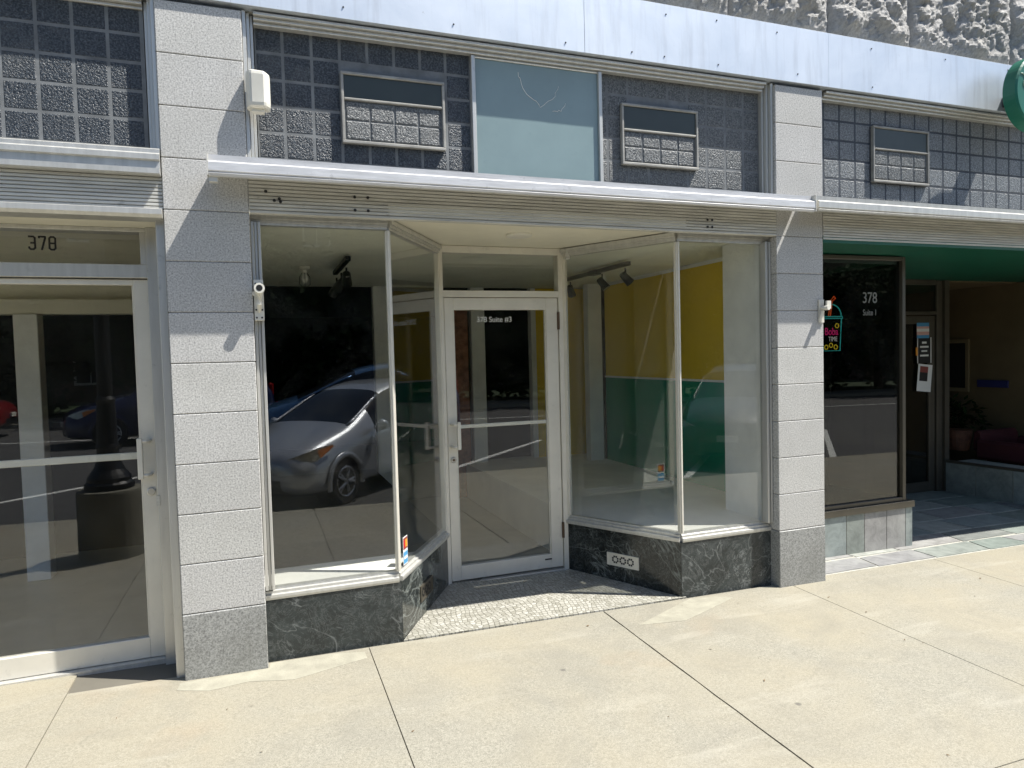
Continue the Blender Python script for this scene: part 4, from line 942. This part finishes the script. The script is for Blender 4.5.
# ------------------------------------------------------------------ street side (mirrored in the glass)
def car_parts(sub=2):
    # stations along x (front = -x): x, z_bottom, z_belt, z_top, w_low, w_belt, w_top
    st = [(-2.16, .34, .50, .60, .50, .52, .40), (-2.10, .24, .56, .74, .74, .72, .56), (-1.85, .20, .66, .86, .84, .80, .64), (-1.45, .19, .74, .97, .87, .85, .70), (-1.05, .19, .84, 1.06, .875, .865, .74),
          (-.55, .19, .92, 1.30, .875, .87, .66), (-.10, .19, .95, 1.52, .875, .87, .60), (.45, .19, .97, 1.62, .875, .87, .60), (1.0, .19, .98, 1.63, .875, .87, .60), (1.55, .19, 1.0, 1.58, .875, .86, .60), (1.95, .22, 1.02, 1.42, .86, .83, .58), (2.12, .30, .98, 1.10, .80, .78, .60), (2.17, .42, .80, .86, .60, .60, .50)]
    V = []
    for x, zb, zl, zt, wl, wb, wt in st:
        half = [(0, zt + .025), (wt * .6, zt + .015), (wt, zt - .02), (wt + (wb - wt) * .5, (zt + zl) / 2), (wb, zl), (wl, zl - (zl - zb) * .35), (wl, zb + (zl - zb) * .2), (wl * .92, zb), (0, zb)]
        V.append([(x, -w, z) for w, z in half[:-1]] + [(x, 0, half[-1][1])] + [(x, w, z) for w, z in half[1:-1]][::-1])
    n = len(V[0]); verts = [v for r_ in V for v in r_]; faces = []; mats = []
    for i in range(len(st) - 1):
        for k in range(n):
            faces.append((i * n + k, i * n + (k + 1) % n, (i + 1) * n + (k + 1) % n, (i + 1) * n + k))
            kk = min(k, n - 1 - k); mt = 0
            if kk in (0, 1) and i in (4, 5): mt = 1       # windscreen
            if kk in (0, 1) and i in (9,): mt = 2          # rear window
            if kk in (2, 3) and 5 <= i <= 8: mt = 3        # side glass
            if kk == 7: mt = 4
            mats.append(mt)
    faces.append(tuple(range(n))); mats.append(0); faces.append(tuple(range((len(st) - 1) * n, len(st) * n))[::-1]); mats.append(0)
    me = bpy.data.meshes.new('tmp'); me.from_pydata(verts, [], faces)
    for p, mt in zip(me.polygons, mats): p.material_index = mt
    for _ in range(5): me.materials.append(None)
    bm = bmesh.new(); bm.from_mesh(me); bmesh.ops.recalc_face_normals(bm, faces=bm.faces); bm.to_mesh(me); bm.free()
    ob = bpy.data.objects.new('tmp', me); COL.objects.link(ob); md = ob.modifiers.new('s', 'SUBSURF'); md.levels = sub; md.render_levels = sub
    dg = bpy.context.evaluated_depsgraph_get(); e = bpy.data.meshes.new_from_object(ob.evaluated_get(dg)); bpy.data.objects.remove(ob)
    out = {}
    for key in (0, 1, 2, 4, 5, 6):
        mi = 3 if key > 4 else key
        b = bmesh.new(); b.from_mesh(e); bmesh.ops.delete(b, geom=[f_ for f_ in b.faces if f_.material_index != mi or (key == 5 and f_.calc_center_median().y > 0) or (key == 6 and f_.calc_center_median().y < 0)], context='FACES')
        if mi == 0:   # wheel arches
            for f_ in list(b.faces):
                c = f_.calc_center_median()
                for wx in (-1.33, 1.33):
                    if abs(c.y) > .6 and (c.x - wx) ** 2 + (c.z - .31) ** 2 < .365 ** 2: b.faces.remove(f_); break
        for f_ in b.faces: f_.smooth = True; f_.material_index = 0
        mm = bpy.data.meshes.new('car_mesh'); b.to_mesh(mm); b.free(); out[key] = mm
    return out
CP = car_parts(3)
def meshobj(name, me, mat, parent, loc=(0, 0, 0), rot=(0, 0, 0)):
    o = bpy.data.objects.new(name, me); COL.objects.link(o); o.parent = parent; o.location = loc; o.rotation_euler = rot
    if not me.materials: me.materials.append(MAT[mat])
    o.material_slots[0].link = 'OBJECT'; o.material_slots[0].material = MAT[mat]
    return o
def make_car(label, paint, loc, rotz, group, s=1.0):
    t = thing('parked_car', label, 'car', loc, group, rotz, True); t.scale = (s, s, s)
    meshobj('body', CP[0], paint, t); meshobj('windscreen', CP[1], 'car_glass', t); meshobj('rear_window', CP[2], 'car_glass', t); meshobj('side_window', CP[5], 'car_glass', t); meshobj('side_window', CP[6], 'car_glass', t); meshobj('underside', CP[4], 'black_plastic', t)
    for wx in (-1.33, 1.33):
        for sy in (-1, 1):
            w = MB(); w.lathe([(.19, -.09), (.29, -.10), (.315, -.08), (.315, .08), (.29, .10), (.19, .09)], (0, 0, 0), 28, 'y'); wo_ = w.build('wheel', 'rubber', t); wo_.location = (wx, sy * .77, .315)
            r_ = MB(); r_.lathe([(.05, -.09 * -sy), (.05, .085 * sy)], (0, 0, 0), 12, 'y')
            for k in range(5):
                a = k * 2 * math.pi / 5
                for da in (-.14, .14): r_.tube([(.03 * math.cos(a), .088 * sy, .03 * math.sin(a)), (.2 * math.cos(a + da), .082 * sy, .2 * math.sin(a + da))], [.022, .016], 6)
            r_.tube([(.2 * math.cos(k * math.pi / 12), .086 * sy, .2 * math.sin(k * math.pi / 12)) for k in range(25)], .014, 6)
            rim = r_.build('rim', 'rim', wo_); rim.location = (0, 0, 0)
            dk = MB(); dk.lathe([(.19, 0), (.19, .012 * sy)], (0, .05 * sy, 0), 20, 'y'); dk.build('brake_disc', 'black_metal', wo_)
            li = MB(); li.lathe([(.36, -.12), (.36, .03)], (wx, sy * .72, .315), 24, 'y'); li.build('arch_liner', 'black_plastic', t)
            fl = MB(); K = 20; vs = []
            for k in range(K + 1):
                a = math.pi * (-.06 + 1.12 * k / K); cx, cz = math.cos(a), math.sin(a)
                for r_f, yy in ((.335, .845), (.345, .886), (.395, .884), (.415, .86)): vs.append((wx + r_f * cx, sy * yy, .31 + r_f * cz))
            fl._a(vs, [(k * 4 + q, k * 4 + q + 1, k * 4 + q + 5, k * 4 + q + 4) for k in range(K) for q in range(3)]); fl.build('wheel_arch', paint, t, smooth=True)
    for sy in (-1, 1):
        m = MB()
        pts = [(-2.07, .50, .66), (-1.97, .66, .70), (-1.80, .775, .76), (-1.55, .825, .84)]
        vs = []
        for i, (x, y, z) in enumerate(pts):
            h = (.05, .075, .075, .02)[i]; vs += [(x - .03, sy * (y + .03), z - h), (x - .01, sy * (y + .01), z + h)]
        m._a(vs, [(0, 2, 3, 1), (2, 4, 5, 3), (4, 6, 7, 5)]); m._a([(v[0] + .1, v[1] * .85, v[2]) for v in vs], [(0, 1, 3, 2), (2, 3, 5, 4), (4, 5, 7, 6)])
        h = m.build('headlight', 'lens', t, smooth=True)
        m = MB(); m._a([(-1.80, sy * .812, .70), (-1.58, sy * .862, .83), (-1.60, sy * .855, .855), (-1.83, sy * .79, .80)], [(0, 1, 2, 3)]); m.build('indicator', 'amber', h)
        m = MB(); m.tube([(-.62, sy * .86, .98), (-.62, sy * .95, 1.0)], .025, 8); m.tube([(-.60, sy * .93, 1.02), (-.62, sy * 1.0, 1.03), (-.6, sy * 1.08, 1.02)], [.06, .085, .05], 12); m.build('mirror', paint, t, smooth=True)
        bins = {}
        for v in CP[1].vertices:
            k = int((v.co.x + 1.4) / .11)
            if v.co.y > 0 and (k not in bins or v.co.y > bins[k].y): bins[k] = v.co.copy()
        pl = [(bins[k].x, sy * bins[k].y, bins[k].z) for k in sorted(bins)]
        m = MB(); m.tube(pl, [.024] * len(pl), 8); m.build('windscreen_pillar', paint, t, smooth=True)
        m = MB(); m.tube([(-.52, sy * .884, .35), (-.54, sy * .886, .7), (-.50, sy * .874, .93)], .006, 6); m.build('door_seam', 'black_plastic', t)
        m = MB(); m.tube([(.50, sy * .884, .35), (.50, sy * .886, .7), (.50, sy * .872, .95)], .006, 6); m.build('door_seam', 'black_plastic', t)
        m = MB(); m.tube([(.50, sy * .865, .98), (.50, sy * .76, 1.3), (.50, sy * .66, 1.53)], .026, 6); m.build('door_pillar', 'black_plastic', t)
        m = MB(); m.box(2.02, sy * .62 - .06, .85, 2.13, sy * .62 + .06, 1.25); m.build('tail_light', 'red_lens', t, bevel=.03)
        MB().tube([(.02, sy * .885, .84), (.2, sy * .888, .845)], .014, 8).build('door_handle', paint, t); MB().tube([(.95, sy * .885, .86), (1.12, sy * .885, .865)], .014, 8).build('door_handle', paint, t)
    for sy in (-1, 1):
        m = MB(); m.tube([(-1.93, sy * .62, .40), (-2.02, sy * .60, .40)], .11, 14); m.build('fog_lamp_recess', 'black_plastic', t)
        m = MB(); m.box(-2.035, sy * .60 - .05, .36, -2.02, sy * .60 + .05, .43); m.build('fog_lamp', 'white_plastic', t, bevel=.005)
    m = MB(); m.box(-2.16, -.45, .28, -2.02, .45, .46); m.build('grille', 'black_plastic', t, bevel=.03)
    m = MB(); m.box(-2.2, -.16, .47, -2.15, .16, .57); m.build('number_plate', 'white_plastic', t)
    return t
CG = 'cars parked along the street'
def carz(x, y): return rz(x, y)
def place(label, paint, wheel, heading, grp=CG, s=1.0):
    # front-right (towards +y side) wheel contact given; heading = direction of the nose
    h = Vector(heading).normalized(); rot = math.atan2(-h.y, -h.x)
    n_ = Vector((h.y, -h.x)) * 1
    c = Vector(wheel) - h * 1.33 * s - n_ * .77 * s
    return make_car(label, paint, (c.x, c.y, carz(c.x, c.y)), rot, grp, s)
place('silver compact car parked nose-in, mirrored in the empty display window', 'silver_paint', (1.33, -4.80), (-.68, .73), s=.91)
make_car('light blue car in the street behind the silver car, its roof mirrored above it', 'blue_paint', (2.15, -9.2, carz(2, -9.2)), 0.03, CG, 1.06)
place('black car parked nose-in, mirrored in the recessed glass door', 'black_paint_car', (8.4, -5.0), (-.68, .73))
place('navy car across the street, mirrored in the door numbered 378', 'navy_paint', (-2.6, -12.2), (-.97, .24))
place('dark red car parked across the road, mirrored in the door numbered 378', 'red_paint', (-6.2, -16.6), (1, 0))

# lamp post on a concrete pedestal
t = thing('street_lamp', 'black cast iron lamp post on a round concrete pedestal, mirrored in the door numbered 378', 'street lamp', (-.82, -2.3, gz(-.8, -2.3)))
lx, ly, lz = -.82, -2.2, gz(-.82, -2.2)
m = MB(); m.lathe([(.25, -.03), (.25, .55), (.245, .57), (.2, .575)], (lx, ly, lz), 32); m.build('pedestal', 'pedestal', t)
m = MB(); m.lathe([(.19, .575), (.19, .62), (.165, .64), (.17, .67), (.15, .70), (.12, .74), (.095, .80), (.085, .9), (.092, .93), (.08, .96), (.072, 1.25), (.068, 1.3), (.08, 1.33), (.06, 1.36), (.05, 3.6), (.07, 3.64), (.045, 3.68), (.045, 3.8), (.09, 3.85), (.10, 3.9)], (lx, ly, lz), 20); m.build('post', 'black_metal', t, smooth=False)
m = MB(); m.lathe([(.10, 3.9), (.19, 4.0), (.23, 4.15), (.2, 4.32), (.1, 4.42), (.03, 4.45)], (lx, ly, lz), 24); m.build('globe', 'white_plastic', t, smooth=True)
m = MB(); m.lathe([(.09, 4.43), (.04, 4.5), (.02, 4.6), (.004, 4.68)], (lx, ly, lz), 16); m.build('finial', 'black_metal', t)

# trees across the street
def tree_mesh(seed, h, cr):
    r_ = random.Random(seed); tr = MB(); tr.tube([(0, 0, 0), (.05, .02, h * .25), (-.05, .05, h * .5), (.05, 0, h * .8)], [.22, .17, .12, .04], 10)
    lf_ = MB(); blobs = []
    for k in range(26):
        a = r_.uniform(0, 6.28); rad = cr * r_.uniform(.1, .8); z = h * r_.uniform(.17, .95); b = Vector((math.cos(a) * rad, math.sin(a) * rad, z)); blobs.append((b, cr * r_.uniform(.25, .5)))
        tr.tube([(0, 0, h * r_.uniform(.25, .5)), tuple(b * .6 + Vector((0, 0, h * .2))), tuple(b)], [.07, .04, .015], 6)
    for k in range(15000):
        b, br = r_.choice(blobs); d_ = Vector((r_.gauss(0, 1), r_.gauss(0, 1), r_.gauss(0, 1))).normalized(); p = b + d_ * br * r_.uniform(.35, 1.05)
        q = Vector((r_.gauss(0, 1), r_.gauss(0, 1), r_.gauss(0, .6))).normalized(); s_ = q.cross(Vector((r_.gauss(0, 1), r_.gauss(0, 1), r_.gauss(0, 1)))).normalized() * .09; L = r_.uniform(.2, .36)
        lf_._a([p, p + q * L * .5 + s_, p + q * L, p + q * L * .5 - s_], [(0, 1, 2, 3)])
    return tr, lf_
TP = [(tree_mesh(3, 5.6, 2.9)), (tree_mesh(11, 6.6, 3.2))]
TM = []
for i, (a, b) in enumerate(TP):
    o1 = a.build('trunk', 'bark'); o2 = b.build('crown', 'leaf_dark' if i == 0 else 'leaf_mid'); TM.append((o1.data, o2.data)); bpy.data.objects.remove(o1); bpy.data.objects.remove(o2)
trees = [(-6.5, -21.0, 0, 'dark street tree across the road, mirrored at the top of the door numbered 378'), (-2.6, -20.5, 1, 'leafy tree across the road directly behind the navy car'), (1.5, -21.0, 0, 'dark tree across the road right behind the silver car'), (5.2, -20.6, 1, 'leafy tree across the road, mirrored over the roof of the silver car'), (9.0, -21.2, 0, 'dark tree across the road, mirrored in the recessed glass door'), (13.0, -20.7, 1, 'leafy tree across the road behind the black car'), (17.0, -21.2, 0, 'dark tree across the road, mirrored in the window lettered Suite 1'), (21.5, -20.8, 1, 'leafy tree near the end of the row across the road'), (25, -21, 0, 'dark tree close to the far end of the row, before the long brick building'), (29, -20.8, 1, 'leafy tree second from the end of the row, before the long brick building'), (33, -21, 0, 'dark tree at the very end of the row across the road'), (-10.2, -21.2, 1, 'leafy tree across the road between the pale two storey building and the navy car'), (-15.5, -23, 1, 'leafy tree beside the pale two storey stucco building across the road')]
for x, y, k, lab in trees:
    t = thing('street_tree', lab, 'tree', (x, y, rz(x, y) + .1), 'trees across the road', random.uniform(0, 6), True)
    for nm, me in zip(('trunk', 'crown'), TM[k]):
        o = bpy.data.objects.new(nm, me); COL.objects.link(o); o.parent = t
# buildings across the street
def building(x0, x1, y, d_, h, lab, mat, nwin, floors):
    t = thing('building', lab, 'building', ((x0 + x1) / 2, y - d_ / 2, rz(x0, y)), 'buildings across the road'); z0 = rz(x0, y) - .3
    MB().box(x0, y - d_, z0, x1, y, h).build('wall', mat, t)
    m = MB(); m.box(x0 - .5, y - d_ - .5, h, x1 + .5, y + .5, h + .2); m.prism([(x0 - .3, y - d_ - .3), (x1 + .3, y - d_ - .3), (x1 + .3, y + .3), (x0 - .3, y + .3)], h + .2, h + .5); m.build('roof', 'roof_tile', t)
    w = (x1 - x0) / nwin
    for f_ in range(floors):
        for i in range(nwin):
            cx = x0 + (i + .5) * w; zc = z0 + 1.9 + f_ * 3.0
            fr = MB(); fr.box(cx - .62, y - .001, zc - .75, cx + .62, y + .06, zc - .65); fr.box(cx - .62, y - .001, zc + .65, cx + .62, y + .06, zc + .75); fr.box(cx - .62, y, zc - .65, cx - .54, y + .058, zc + .65); fr.box(cx + .54, y, zc - .65, cx + .62, y + .058, zc + .65); fr.box(cx - .02, y, zc - .65, cx + .02, y + .05, zc + .65)
            o = fr.build('window', 'white_paint', t); MB().box(cx - .54, y + .002, zc - .65, cx + .54, y + .02, zc + .65).build('pane', 'car_glass', o)
building(-7.8, 11, -29, 9, 7.6, 'dark brown brick building in shade behind the middle trees across the road', 'dark_brick', 6, 3)
building(-21, -8.5, -27, 9, 5.8, 'pale stucco two storey building across the road, mirrored in the door numbered 378', 'stucco', 5, 2)
building(12, 19.5, -31, 10, 8.8, 'tall pale stucco building behind the trees between two dark brick buildings', 'stucco', 3, 3)
building(20.8, 44, -30, 10, 8.6, 'long dark brick building across the road, mirrored in the window lettered Suite 1', 'dark_brick', 8, 2)
